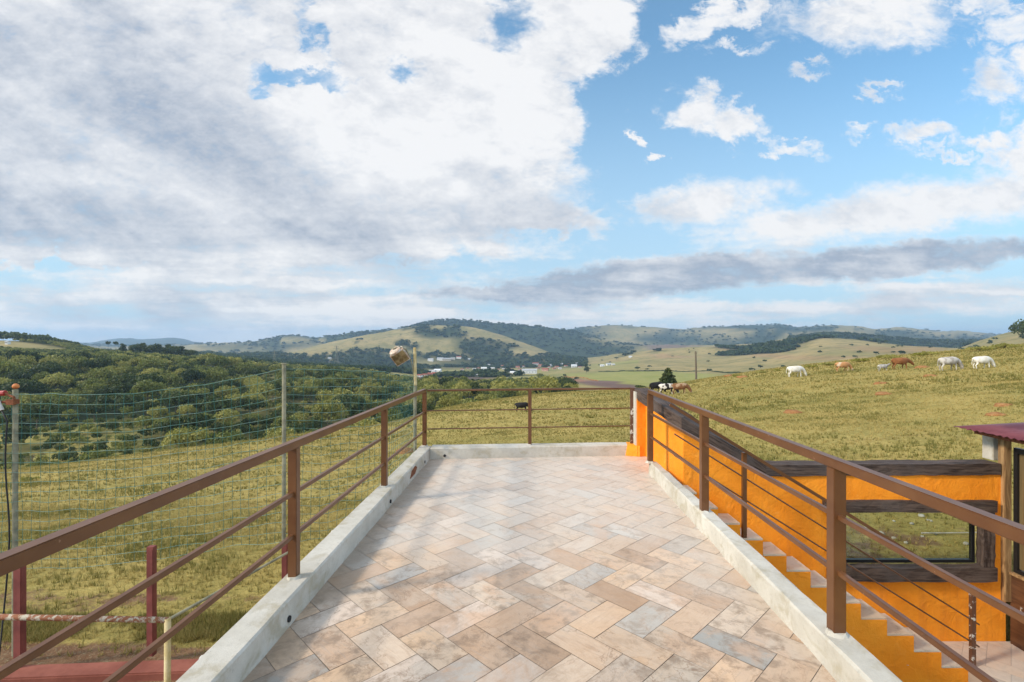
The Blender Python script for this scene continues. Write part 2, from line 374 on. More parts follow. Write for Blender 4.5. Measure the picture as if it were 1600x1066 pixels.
# ground: colours come from what grows or lies there (attributes), broken up by noise
def m_ground(g, bs):
    p = g.pos()
    fo = g.attr('forest'); so = g.attr('soil'); gr = g.attr('green'); pk = g.attr('pink'); near = g.attr('nearby')
    hi = g.noise(p, .085, 6, .62); md = g.noise(p, .55, 7, .66, .4); fi = g.noise(p, 5.5, 7, .7); vf = g.noise(p, 38, 5, .7)
    far = g.noise(p, .006, 8, .66); far2 = g.noise(p, .035, 8, .70)
    dry = g.mix(g.ramp(md, .38, .62), (.385, .285, .088), (.26, .210, .058))
    dry = g.mix(g.m('MULTIPLY', g.ramp(fi, .42, .68), .60), dry, (.50, .40, .135))
    dry = g.mix(g.m('MULTIPLY', g.ramp(vf, .48, .62), .50), dry, (.13, .125, .035))
    dry = g.mix(g.m('MULTIPLY', g.ramp(hi, .48, .64), .6), dry, (.18, .175, .042))
    dry = g.mix(g.m('MULTIPLY', g.ramp(g.noise(p, .30, 6, .7, .8), .60, .70), .40), dry, (.22, .14, .06))
    hill = g.mix(g.ramp(far, .35, .65), (.34, .255, .11), (.235, .20, .08))
    hill = g.mix(g.m('MULTIPLY', g.ramp(far2, .48, .60), .60), hill, (.13, .125, .045))
    col = g.mix(near, hill, dry)
    gcol = g.mix(g.ramp(far2, .35, .65), (.22, .225, .06), (.28, .26, .085))
    col = g.mix(gr, col, gcol)
    scol = g.mix(g.ramp(far2, .35, .65), (.12, .078, .062), (.175, .11, .088))
    col = g.mix(so, col, scol)
    pcol = g.mix(g.ramp(g.m('ADD', far2, g.m('MULTIPLY', g.m('SUBTRACT', fi, .5), .6)), .35, .65), (.34, .16, .105), (.29, .15, .09))
    col = g.mix(pk, col, pcol)
    fcol = g.mix(g.ramp(far2, .3, .7), (.018, .030, .012), (.042, .056, .020))
    col = g.mix(fo, col, fcol)
    earth = g.attr('earth')
    ec = g.mix(g.ramp(fi, .35, .65), (.16, .085, .045), (.23, .135, .075))
    e = g.ramp(g.m('ADD', earth, g.m('MULTIPLY', g.m('SUBTRACT', g.noise(p, 1.8, 7, .7), .5), 1.3)), .40, .60)
    col = g.mix(e, col, g.mix(g.ramp(vf, .5, .7), ec, (.28, .22, .13)))
    h = g.m('ADD', g.m('MULTIPLY', fi, .6), g.m('MULTIPLY', vf, .35))
    bump(g, bs, g.m('ADD', h, g.m('MULTIPLY', md, 1.5)), .7, .10)
    return col
material('ground', m_ground, .9, .1)

def m_leaf(c1, c2, c3):
    def fn(g, bs):
        r = g.new('ShaderNodeObjectInfo').outputs['Random']
        k = g.attr('leafrnd')
        c = g.mix(r, c1, c2); c = g.mix(g.m('POWER', k, 2.0), c, c3)
        bs.inputs['Transmission Weight'].default_value = 0
        t = g.new('ShaderNodeBsdfTranslucent'); g.put(t.inputs[0], g.mix(1.0, c, (1.0, 1.1, .6), 'MULTIPLY'))
        mx_ = g.new('ShaderNodeMixShader'); mx_.inputs[0].default_value = .25
        g.put(bs.inputs['Base Color'], c)
        g.l.new(bs.outputs[0], mx_.inputs[1]); g.l.new(t.outputs[0], mx_.inputs[2]); g.l.new(mx_.outputs[0], g.n['Material Output'].inputs[0])
        return None
    return fn
material('leaf_dark', m_leaf((.018, .034, .010), (.050, .068, .018), (.11, .13, .032)), .6, .25)
material('leaf_mid', m_leaf((.075, .100, .022), (.16, .17, .040), (.27, .26, .065)), .6, .25)
material('leaf_olive', m_leaf((.17, .17, .038), (.30, .275, .07), (.42, .37, .11)), .6, .25)
material('leaf_yellow', m_leaf((.19, .20, .030), (.25, .235, .045), (.32, .28, .07)), .6, .25)
material('leaf_dry', m_leaf((.15, .125, .062), (.19, .15, .085), (.26, .21, .12)), .7, .2)
material('leaf_far', m_leaf((.024, .042, .018), (.042, .062, .024), (.075, .095, .034)), .8, .1)
material('bark', worn((.10, .08, .06), (.17, .14, .11), 4), .9, .1)
def m_blade(g, bs):
    k = g.attr('leafrnd'); c = g.mix(g.ramp(k, 0, 1, 0, 1, False), (.19, .175, .045), (.49, .365, .13))
    t = g.new('ShaderNodeBsdfTranslucent'); g.put(t.inputs[0], c); mx_ = g.new('ShaderNodeMixShader'); mx_.inputs[0].default_value = .3
    g.put(bs.inputs['Base Color'], c)
    g.l.new(bs.outputs[0], mx_.inputs[1]); g.l.new(t.outputs[0], mx_.inputs[2]); g.l.new(mx_.outputs[0], g.n['Material Output'].inputs[0]); return None
material('grass_blade', m_blade, .7, .2)
material('mound_earth', worn((.26, .115, .045), (.34, .18, .075), 6, 14, .8, .05), .95, .1)
material('stone_grey', worn((.30, .28, .24), (.46, .43, .38), 6, 25, .6, .02), .9, .2)

# ---------------------------------------------------------------- terrain
def pchip(xs, ys, x):
    xs = np.asarray(xs, float); ys = np.asarray(ys, float)
    h = np.diff(xs); d = np.diff(ys)/h; m = np.zeros_like(ys)
    for i in range(1, len(xs)-1):
        if d[i-1]*d[i] > 0: w1 = 2*h[i]+h[i-1]; w2 = h[i]+2*h[i-1]; m[i] = (w1+w2)/(w1/d[i-1]+w2/d[i])
    m[0] = d[0]; m[-1] = d[-1]
    x = np.clip(x, xs[0], xs[-1]); k = np.clip(np.searchsorted(xs, x)-1, 0, len(xs)-2)
    t = (x-xs[k])/h[k]
    return ((2*t**3-3*t**2+1)*ys[k]+(t**3-2*t**2+t)*h[k]*m[k]+(-2*t**3+3*t**2)*ys[k+1]+(t**3-t**2)*h[k]*m[k+1])

def yz(D, y): return HC-(y-533)/F*D
# every layer: (bearing in photo px, distance, height)
def L(*rows, z=False): return [(p, D, v if z else yz(D, v)) for p, D, v in rows]
cols = [-800, 0, 100, 200, 300, 400, 500, 600, 700, 800, 900, 1000, 1100, 1200, 1300, 1400, 1500, 1600, 2400]
ridge = list(zip(cols, [22, 28, 30, 34, 38, 43, 49, 56, 74, 95, 108, 110, 105, 95, 90, 85, 82, 80, 80],
                       [790, 735, 725, 712, 700, 688, 675, 662, 637, 621, 612, 607, 592, 577, 566, 556, 547, 538, 480]))
near = []
near.append([(p, 1.0, -1.40) for p in cols])
near.append([(p, 6.0, z) for p, z in zip(cols, [-1.5]+[-1.38]*4+[-1.36, -1.34, -1.32, -1.3, -1.3, -1.3, -1.25, -1.2, -1.28, -1.28, -1.26, -1.24, -1.2, -1.0])])
near.append([(p, 11.0, z) for p, z in zip(cols, [-2.3]+[-2.05, -2.05, -2.0, -2.0, -2.0, -1.95, -1.95, -1.9, -1.85, -1.75, -1.6, -1.45, -1.35, -1.25, -1.15, -1.0, -.85, .2])])
mid = []
for (p, D, y), (_, _, z2) in zip(ridge, near[2]):
    zr = yz(D, y); Dm = 11+(D-11)*.5; mid.append((p, Dm, z2+(zr-z2)*.5+abs(zr-z2)*.07+.02*0))
layers = near+[mid, L(*ridge)]
layers.append([(p, D*1.5, yz(D, y)-(D*.5)*(.30 if p < 650 else .14 if p < 1250 else .10)) for p, D, y in ridge])
def F_(Ds, ys): return [(p, D, yz(D, y)) for p, D, y in zip(cols, Ds, ys)]
layers.append(F_([110,120,120,125,135,150,160,170,190,230,260,220,200,170,150,145,140,140,140], [735,736,728,716,704,692,680,668,645,630,622,614,610,602,592,582,572,562,500]))
layers.append(F_([160,160,165,175,190,210,230,240,270,330,350,320,290,250,230,220,210,210,210], [675,670,665,657,648,642,636,640,622,612,609,606,604,598,588,579,570,558,500]))
layers.append(F_([230,230,240,260,280,310,330,350,400,480,480,450,420,390,360,330,320,300,300], [612,612,610,605,603,606,608,606,607,603,600,599,597,591,582,575,566,552,500]))
layers.append(F_([330,330,340,350,370,400,430,500,600,700,700,650,620,600,520,470,440,400,400], [572,570,568,568,572,582,588,589,600,596,592,590,588,582,573,566,560,546,500]))
layers.append(F_([450,450,460,470,480,520,600,700,850,950,950,850,850,800,680,620,580,520,520], [552,549,551,557,564,575,580,583,590,586,582,580.5,578,573,563,557,553,538,500]))
layers.append(F_([560,560,560,560,560,700,900,1100,1300,1350,1300,1100,1100,1000,850,780,730,680,680], [533,533,540,555,563,572,576,577,579,577,574,572,566,560,549,547,547,528,490]))
layers.append(F_([1000,1000,1000,1000,1000,1200,1400,1600,1750,1750,1600,1400,1350,1200,1050,980,920,850,850], [550,550,555,560,560,563,569,572,571,572,570,562,555,550,541,541,545,523,485]))
H1 = L((-800,1500,548),(0,1500,548),(300,1700,552),(400,2000,554),(450,2100,551),(500,2200,540),(560,2300,527),(620,2400,516),(660,2400,510),(700,2400,508.5),
  (740,2400,513),(780,2400,522),(820,2300,537),(860,2200,552),(900,2000,561),(950,1900,556),(1000,1700,548),(1060,1600,543),(1120,1500,541),(1160,1450,542),
  (1200,1400,537),(1240,1350,530),(1280,1300,526),(1320,1300,528),(1360,1250,533),(1420,1200,541),(1480,1150,547),(1510,1100,540),(1540,1000,529),(1600,1000,516),(2400,1000,480))
layers.append(H1)
layers.append([(p, D*1.22, z-D*.024) for p, D, z in H1])
H2 = L((-800,4000,540),(0,4000,538),(250,4000,540),(330,3600,538),(400,3500,534),(440,3400,528),(462,3400,526),(490,3400,530),(520,3300,525),(560,3200,519),
  (620,3200,516),(660,3200,507),(700,3200,500.5),(740,3200,502),(780,3200,507),(840,3200,509.5),(880,3200,516),(940,3100,528),(1000,3000,538),(1060,2800,540),(1120,2300,541),
  (1180,2100,538),(1240,1950,527),(1300,1900,521),(1350,1900,525),(1400,1900,530),(1470,1900,535),(1510,1900,534),(1560,1900,532),(1600,1900,530),(2400,1900,520))
layers.append(H2)
layers.append([(p, D*1.15, z-D*.014) for p, D, z in H2])
H3 = L((-800,6800,535),(0,6800,533.5),(140,6800,536),(165,6800,532),(200,6800,529),(225,6800,531),(262,6800,528.5),(285,6800,530),(305,6800,535),(330,6500,537.5),(400,6000,535),(460,5500,531),(560,5200,526),
  (700,5000,512),(840,5000,514),(880,4800,516),(915,4600,511),(960,4500,509),(1000,4500,511),(1030,4500,512),(1060,4500,515.5),(1100,4500,512),(1160,4500,510),(1220,4500,508.5),
  (1245,4500,513),(1270,4500,512),(1300,4500,511),(1340,4500,511),(1370,4500,515),(1400,4500,513),(1440,4600,515),(1470,4800,519),(1500,5600,518),(1530,5600,521),(1560,6000,524),(1600,6500,527),(2400,6500,525))
layers.append(H3)
layers.append([(p, 8500, -150.0) for p, D, z in H3])
NS = [18, 26, 22, 30, 26, 10, 10, 14, 16, 18, 20, 18, 16, 26, 8, 26, 8, 24, 5]

def interp_layer(lay, px):
    a = np.array(lay); return pchip(a[:,0], np.log(a[:,1]), px), pchip(a[:,0], a[:,2], px)
def fbm2(x, y, octs=5, seed=0):
    """value noise, numpy"""
    out = np.zeros_like(x, float); amp = 1; tot = 0
    for o in range(octs):
        f = 2.0**o; X = x*f+seed*17.13+o*5.7; Y = y*f-seed*9.71+o*3.1
        xi = np.floor(X).astype(np.int64); yi = np.floor(Y).astype(np.int64); fx = X-xi; fy = Y-yi
        fx = fx*fx*(3-2*fx); fy = fy*fy*(3-2*fy)
        def h(i, j):
            n = (i*374761393+j*668265263+seed*1442695) & 0x7fffffff; n = ((n ^ (n >> 13))*1274126177) & 0x7fffffff
            return ((n ^ (n >> 16)) & 0xffff)/65535.0
        v = h(xi,yi)*(1-fx)*(1-fy)+h(xi+1,yi)*fx*(1-fy)+h(xi,yi+1)*(1-fx)*fy+h(xi+1,yi+1)*fx*fy
        out += amp*(v-.5); tot += amp; amp *= .5
    return out/tot*2

LPX = np.concatenate([np.linspace(-3200, -60, 30)[:-1], np.arange(-60, 1661, 4.0), np.linspace(1660, 4800, 30)[1:]])
LD = []; LZ = []
for lay in layers:
    d, z = interp_layer(lay, np.clip(LPX, -800, 2400)); LD.append(d); LZ.append(z)
LD = np.array(LD); LZ = np.array(LZ)               # (layer, column)
tpar = [0.0]
for i, n in enumerate(NS): tpar += list(i+np.arange(1, n+1)/n)
tpar = np.array(tpar)
kk = np.arange(len(layers))
GD = np.empty((len(tpar), len(LPX))); GZ = np.empty_like(GD)
for j in range(len(LPX)):
    GD[:, j] = np.exp(pchip(kk, LD[:, j], tpar)); GZ[:, j] = pchip(LD[:, j], LZ[:, j], np.log(GD[:, j]))
GX = (LPX[None, :]-800)/F*GD
# natural unevenness
w_near = np.clip((GD-4.5)/10, 0, 1)*np.clip((90-GD)/60, 0, 1)
GZ += fbm2(GX/3.5, GD/3.5, 4, 1)*.10*np.clip(w_near, .2, 1)*(GD < 120)
wf = np.clip((GD-700)/1500, 0, 1)
rdg = 1-2*np.abs(fbm2(GX/420, GD/420, 4, 3))
GZ += (rdg-.6)*wf*np.minimum(GD*.006, 24)
GZ += fbm2(GX/60, GD/60, 4, 4)*np.clip((GD-150)/400, 0, 1)*2.2
# the yard and the ground under the terrace lie lower than the pasture behind the orange wall
GXc = GX; inside = (GX > -1.3) & (GD < 7.2) & (GX < 2.0) | (GX >= 1.9) & (GD < 6.04)
GZ = np.where(inside, np.minimum(GZ, -2.6), GZ)
GPY = 533-(GZ-HC)/GD*F

def ell(px, py, cx, cy, rx, ry, soft=.35, ang=0):
    a = math.radians(ang); dx = px-cx; dy = py-cy
    u = (dx*math.cos(a)+dy*math.sin(a))/rx; v = (-dx*math.sin(a)+dy*math.cos(a))/ry
    return np.clip((1+soft-np.sqrt(u*u+v*v))/(2*soft), 0, 1)
def cover():
    px = np.broadcast_to(LPX[None, :], GD.shape); nz = fbm2(GX/170, GD/170, 5, 8); nzf = fbm2(GX/700, GD/700, 5, 9)
    py = GPY; D = GD; ns = fbm2(GX/22, GD/22, 4, 11)
    wpx = px+nz*26; wpy = py+fbm2(GX/120, GD/120, 4, 12)*5
    nearby = np.clip((230-D)/60, 0, 1)
    t = np.broadcast_to(tpar[:, None], D.shape)
    fo = np.zeros_like(D); so = fo.copy(); gr = fo.copy(); pk = fo.copy(); ea = fo.copy()
    # wooded valley on the left
    left = np.clip((t-5.4)/.3, 0, 1)*np.clip((11.2-t)/.4, 0, 1)*np.clip((900-wpx)/40, 0, 1)
    fo = left*1.0
    scrub = np.maximum.reduce([np.clip((wpy-np.interp(px, [-60, 60, 200, 420, 600], [672, 668, 652, 642, 650]))/6, 0, 1)*(px < 590), ell(wpx, wpy, 400, 640, 70, 16, .4), ell(wpx, wpy, 420, 610, 26, 38, .5),
                               ell(wpx, wpy, 490, 650, 70, 22, .4), ell(wpx, wpy, 60, 700, 130, 18, .4), ell(wpx, wpy, 360, 560, 60, 8, .5)])
    fo = fo*(1-scrub*np.clip(.55+ns*1.2, 0, 1)); gr = np.maximum(gr, scrub*left*.45*np.clip(.6+ns, 0, 1))
    fo *= 1-ell(px, py, 25, 541, 85, 7, .25, 5)*(D > 400)*(D < 600)
    fo *= 1-ell(px, py, 470, 645, 55, 4, .5, 12)*(t < 10)
    # valley floor
    floor = np.clip((t-8.6)/.4, 0, 1)*(px > 600)*(px < 1000)*(t < 12)
    gr = np.maximum(gr, floor*np.clip(.35+nz*1.1, 0, 1)*(wpy < 604)); fo = np.where((floor > .5) & (wpy < 602), fo*np.clip(nz*3-.6, 0, 1), fo)
    so = np.maximum(so, ell(wpx, wpy, 705, 591, 75, 8.5, .25)*(D > 500)*(D < 1700))
    so = np.maximum(so, ell(wpx, wpy, 935, 599, 75, 5, .3, 7)*(D > 300)*(D < 900))
    pk = np.maximum(pk, ell(wpx, wpy, 903, 594, 16, 3.2, .4)*(D > 300)*(D < 1200)*.8)
    pk = np.maximum(pk, ell(wpx, wpy, 530, 570, 28, 3.5, .4, 10)*(D > 600)*(D < 1600))
    gr = np.maximum(gr, ell(px, wpy, 1010, 592, 120, 13, .15)*(D > 260)*(D < 860)*(px > 880)*(px < 1180))
    # foot of the hills, wooded villages
    foot = np.clip((t-11)/.4, 0, 1)*np.clip((wpy-553)/5, 0, 1)*(px > 430)*(px < 915)*(t < 13)
    foot *= 1-.8*ell(wpx, wpy, 665, 566, 40, 4, .4)
    fo = np.maximum(fo, foot*np.clip(.75+nz, 0, 1))
    h1 = (t > 11.6) & (t <= 13.5)
    for e in ((578,560,52,14,0), (676,522,36,8,4), (745,543,38,12,12), (640,540,20,5,20), (700,516,10,8,0), (560,535,10,2,0), (640,512,26,3,-6), (775,560,60,9,10), (620,565,40,9,0)):
        fo = np.maximum(fo, ell(wpx, wpy, *e[:4], .25, e[4])*h1)
    for e in ((1155,546,40,3.2,8,), (1375,547,60,5,4), (1430,547,38,6,0), (1290,560,60,4,0), (1060,556,50,2,0), (1200,555,60,4,6)):
        pk = np.maximum(pk, ell(wpx, wpy, *e[:4], .4, e[4])*(t > 9)*(t < 13.2)*.30)
    gul = np.clip((.30-rdg)*4+nz*.8, 0, 1)*np.clip((t-11.5)/.3, 0, 1)
    fo = np.maximum(fo, gul*np.where(t > 13.5, .95, .75)*(t > 11.6))
    fo = np.maximum(fo, (px < 440)*(t > 11.3)*(t < 15.6)*np.clip(.55+nzf*3.5, 0, 1)*(1-ell(px, py, 360, 551, 35, 4, .3)))
    # dark wooded ridge behind
    h2 = (t > 13.5) & (t <= 15.5)
    f2 = np.clip((wpx-485)/20, 0, 1)*np.clip((1010-wpx)/30, 0, 1)
    f2 = np.maximum(f2, np.clip((wpx-1210)/40, 0, 1)); f2 = np.maximum(f2, (px < 500)*np.clip(.62+nzf*2.5+nz, 0, 1)*(1-ell(px, py, 455, 532, 30, 5, .4)))
    f2 *= 1-.8*ell(wpx, wpy, 950, 533, 40, 4, .4, 8)
    fo = np.where(h2, np.maximum(fo, f2), fo)
    h3 = t > 15.5
    f3 = np.clip(.5+nzf*3.2+nz*1.1, 0, 1)
    f3 = np.where(px < 335, 1.0, f3)
    for e in ((960,522,32,8,0), (1140,520,45,5,0), (1225,530,30,8,30), (1330,518,45,4,0), (1080,512,25,2,0)): f3 *= 1-.85*ell(wpx, wpy, *e[:4], .3, e[4])
    for e in ((880,525,60,12,0), (1050,530,60,10,0), (1195,527,22,12,0), (1290,515,25,4,0), (1000,545,60,8,0)): f3 = np.maximum(f3, ell(wpx, wpy, *e[:4], .3, e[4]))
    fo = np.where(h3, f3, fo)
    so = np.maximum(so, ell(wpx, wpy, 1050, 541, 50, 5, .3)*(t > 13.2)*(t < 16)*.8)
    # bare earth beside the terrace
    ea = np.maximum(ea, np.maximum(np.clip((5.16-D)/.1, 0, 1), np.clip(1.3-np.abs(D-5.95)/.38, 0, 1)*.56)*(px < 640)*.95)
    ea = np.maximum(ea, ell(GX, D, 4.5, 7.3, 3.4, 1.1, .5)*.45)
    return dict(forest=fo, soil=so, green=gr, pink=pk, nearby=nearby, earth=ea)
CV = cover()
nr, nc = GD.shape
V = np.stack([GX, GD, GZ], -1).reshape(-1, 3)
ii, jj = np.meshgrid(np.arange(nr-1), np.arange(nc-1), indexing='ij')
a = (ii*nc+jj).ravel(); Q = np.stack([a, a+1, a+nc+1, a+nc], -1)
# behind the camera: a plain sheet carried on from the first ring
nb = len(V); Vb = V[:nc].copy(); Vb2 = np.stack([np.linspace(-400, 400, nc), np.full(nc, -400.0), np.full(nc, -3.0)], -1)
Vall = np.concatenate([V, Vb2]); j = np.arange(nc-1); Qb = np.stack([nb+j, nb+j+1, j+1, j], -1)
attrs = {k: ('FLOAT', 'POINT', np.concatenate([v.ravel(), np.zeros(nc) if k != 'nearby' else np.ones(nc)])) for k, v in CV.items()}
ter = np_mesh('ground', Vall, np.concatenate([Q, Qb]), MATS['ground'], attrs, smooth=True); tag(ter, kind='structure')

def col_of(px): return np.clip(np.interp(px, LPX, np.arange(nc)), 0, nc-1.001)
def ground_z(x, y):
    px = x/y*F+800; c = col_of(px); c0 = int(c); f = c-c0
    r = []
    for k in (c0, c0+1): r.append(np.interp(y, GD[:, k], GZ[:, k]))
    return r[0]*(1-f)+r[1]*f
def hit(px, py, lo=7.0, hi=9000):
    """where the sight line of a photo pixel first meets the ground beyond lo"""
    c = int(round(float(col_of(px)))); d = GD[:, c]; yy = GPY[:, c]
    for i in range(1, nr):
        if d[i] > lo and d[i] < hi and yy[i] <= py < yy[i-1]+1e-6:
            t = (yy[i-1]-py)/max(yy[i-1]-yy[i], 1e-9); D = d[i-1]+(d[i]-d[i-1])*t; return float(D)
    # not met exactly: nearest pass
    m = (d > lo) & (d < hi); k = np.argmin(np.where(m, np.abs(yy-py), 1e9)); return float(d[k])
def on_ground(px, py, lo=7.0, hi=9000):
    D = hit(px, py, lo, hi); x = (px-800)/F*D; return Vector((x, D, ground_z(x, D)))
def val(name, px, D):
    c = int(round(float(col_of(px)))); return float(np.interp(D, GD[:, c], CV[name][:, c]))
# ---------------------------------------------------------------- terrace
TC = 45
def clip_bm(bm, planes):
    for co, no in planes:
        bmesh.ops.bisect_plane(bm, geom=bm.verts[:]+bm.edges[:]+bm.faces[:], dist=1e-5, plane_co=co, plane_no=no, clear_outer=True)
def herringbone(name, pts_to_world, smin, smax, tmin, tmax, planes, zoff, s0, t0, tile=.2, keep=None, palette_shift=0):
    bm = bmesh.new(); lr = bm.faces.layers.float.new('rnd'); lr2 = bm.faces.layers.float.new('rnd2'); ld = bm.faces.layers.float.new('dirn')
    lc = bm.faces.layers.float_color.new('tint')
    pal = [(.58, .42, .29), (.60, .47, .35), (.52, .35, .23), (.62, .50, .40), (.33, .32, .29), (.50, .46, .40), (.46, .30, .19), (.64, .44, .28), (.42, .385, .34), (.56, .45, .35)]
    gap = .0017
    for A in range(int((smin-s0)/tile)-2, int((smax-s0)/tile)+3):
        for B in range(int((tmin-t0)/tile)-2, int((tmax-t0)/tile)+3):
            m = (A+B) % 4
            if m == 0: w, h, dr = 2, 1, 0.0
            elif m == 2: w, h, dr = 1, 2, math.pi/2
            else: continue
            sa = s0+A*tile+gap; ta = t0+B*tile+gap; sb = s0+(A+w)*tile-gap; tb = t0+(B+h)*tile-gap
            cs = [(sa, ta), (sb, ta), (sb, tb), (sa, tb)]
            ctr = ((sa+sb)/2, (ta+tb)/2); cw = pts_to_world(*ctr)
            if keep and not keep(cw): continue
            tx, ty = random.uniform(-.004, .004), random.uniform(-.004, .004)
            vs = []
            for (s, t) in cs:
                w_ = pts_to_world(s, t); vs.append(bm.verts.new((w_[0], w_[1], zoff+(s-ctr[0])*tx+(t-ctr[1])*ty)))
            f = bm.faces.new(vs); f.normal_update()
            if f.normal.z < 0: f.normal_flip()
            f[lr] = random.random(); f[lr2] = random.random(); f[ld] = -math.radians(45)+dr
            c = random.choices(pal, weights=[6, 6, 3, 5, 2, 3, 3, 5, 2, 4])[0]; k = random.uniform(.88, 1.1); f[lc] = (c[0]*k, c[1]*k, c[2]*k, 1)
    clip_bm(bm, planes)
    me = bpy.data.meshes.new(name); bm.to_mesh(me); bm.free(); me.materials.append(MATS['stone_tile'])
    o = bpy.data.objects.new(name, me); COL.objects.link(o); return o
r2 = math.sqrt(.5)
def st(s, t):
    xp = (s-t)*r2; D = (s+t)*r2; return tr(xp, D)
def line_plane(p, q, side):          # keep the side containing 'side'
    p = Vector((p[0], p[1], 0)); q = Vector((q[0], q[1], 0)); d = (q-p).normalized(); n = Vector((d.y, -d.x, 0))
    if n.dot(Vector((side[0], side[1], 0))-p) > 0: n = -n
    return (p, n)
IN = (0, 4)
farL, farR = tr(-1.63, 7.40), Vector((2.02, 7.64, 0))
pl = [line_plane(tr(-1.54, 0), tr(-1.54, 8), IN), line_plane(farL+Vector((0, .02, 0)), farR+Vector((0, .02, 0)), IN), line_plane((-3, -.6), (3, -.6), IN)]
tf = herringbone('terrace_floor', st, -1.5, 8, -2, 8, pl, 0.0, 2.506, 1.577, .2, keep=lambda w: (w.x-.0346*w.y < 1.98 or w.y > 5.75) and w.x < 2.35 and w.y > -.9)
# trim the right side: along the kerb, and the landing behind it
bm = bmesh.new(); bm.from_mesh(tf.data)
for co, no in ((Vector((2.03, 0, 0)), Vector((1, 0, 0))),):
    bmesh.ops.bisect_plane(bm, geom=bm.verts[:]+bm.edges[:]+bm.faces[:], dist=1e-5, plane_co=co, plane_no=no, clear_outer=True)
bmesh.ops.bisect_plane(bm, geom=bm.verts[:]+bm.edges[:]+bm.faces[:], dist=1e-5, plane_co=tr(1.66, 0), plane_no=Vector((1, -.0346, 0)).normalized())
bmesh.ops.bisect_plane(bm, geom=bm.verts[:]+bm.edges[:]+bm.faces[:], dist=1e-5, plane_co=Vector((0, 5.66, 0)), plane_no=Vector((0, 1, 0)))
kill = [f for f in bm.faces if f.calc_center_median().y < 5.66 and f.calc_center_median().x-.0346*f.calc_center_median().y > 1.66]
bmesh.ops.delete(bm, geom=kill, context='FACES'); bm.to_mesh(tf.data); bm.free()
tag(tf, kind='structure')
mb = MB()
mb.prism([(-1.6, -.8), (1.70, -.8), (1.86, 5.62), (1.86, 7.40), (-1.30, 7.36)], -3.0, -.004)
mb.prism([(1.862, 5.66), (2.045, 5.66), (2.045, 7.56), (1.862, 7.54)], -3.0, -.0045)
base = mb.build('terrace_slab', MATS['grout']); tag(base, kind='structure')

def kerb(name, pts_out, pts_in, label, z1=.16, z0=-.35, step=.22, jit=.003, orange=None):
    """long low concrete upstand with a slightly uneven hand-trowelled profile"""
    po0, po1 = Vector(pts_out[0]), Vector(pts_out[1]); pi0, pi1 = Vector(pts_in[0]), Vector(pts_in[1])
    n = max(2, int((po1-po0).length/step)); vs = []; fs = []; rn = random.Random(len(name))
    prof = 7
    for i in range(n+1):
        t = i/n; o_ = po0.lerp(po1, t); i_ = pi0.lerp(pi1, t); d = (i_-o_); j = lambda k=1: rn.uniform(-jit, jit)*k
        e = .012
        dn = d.normalized()
        row = [(o_, z0), (o_+dn*j(), z1-e), (o_+dn*(e+j()), z1+j(.6)), (i_-dn*(e+j()), z1+j(.6)), (i_+dn*j(), z1-e), (i_+dn*(j(1.5)+.004), .02), (i_+dn*.006, z0)]
        for (p, z) in row: vs.append((p.x, p.y, z))
    for i in range(n):
        for k in range(prof):
            k2 = (k+1) % prof; fs.append((i*prof+k, i*prof+k2, (i+1)*prof+k2, (i+1)*prof+k))
    fs += [tuple(range(prof)), tuple(n*prof+k for k in reversed(range(prof)))]
    m = MB(); m.add(vs, fs); root = m.build(name, MATS['concrete'], origin=(po0.x, po0.y, 0)); tag(root, label, 'kerb'); return root
kl = kerb('concrete_kerb', (tr(-1.63, -.6), tr(-1.63, 7.42)), (tr(-1.45, -.6), tr(-1.45, 7.42)), 'long pale concrete kerb under the brown railing on the grassy side of the terrace')
kf = kerb('concrete_kerb', (Vector((tr(-1.448, 0).x+.0346*7.4, 7.52, 0)), Vector((1.835, 7.72, 0))), (Vector((tr(-1.448, 0).x+.0346*7.4, 7.26, 0)), Vector((1.835, 7.50, 0))), 'concrete kerb across the far end of the terrace below the railing with thin rods')
kr = kerb('concrete_kerb', (tr(1.76, -.6), tr(1.655, 6.46)), (tr(1.56, -.6), tr(1.555, 6.46)), 'wide concrete kerb beside the orange staircase', step=.18, jit=.006)
# drain holes with pipe stubs
for (D, hole) in ((2.62, 1), (4.35, 0), (5.9, 1)):
    mb = MB(); p = tr(-1.63, D, .06); mb.tube([p+Vector((-.09, 0, -.02)), p+Vector((.02, 0, 0))], .028, 12); o = mb.build('drain_pipe', MATS['white_plastic'], kl)
for D in (3.0, 5.2, 6.9):
    mb = MB(); p = tr(-1.450, D, .05); mb.tube([p+Vector((-.03, 0, 0)), p+Vector((.013, 0, 0))], .019, 12); mb.build('drain_hole', MATS['black_rubber'], kl)
mb = MB(); mb.tube([(-.98, 7.26, .05), (-.98, 7.285, .05)], .02, 12); mb.build('drain_hole', MATS['black_rubber'], kf)
mb = MB(); q = [tr(-1.440, 6.05, .05), tr(-1.440, 6.30, .045), tr(-1.440, 6.42, .10), tr(-1.440, 6.33, .135), tr(-1.440, 6.14, .12)]
mb.add(q+[p-Vector((.02, 0, 0)) for p in q], [(0, 1, 2, 3, 4), (9, 8, 7, 6, 5)]+[(i, (i+1) % 5, (i+1) % 5+5, i+5) for i in range(5)]); mb.build('mortar_patch', MATS['rust'], kl)

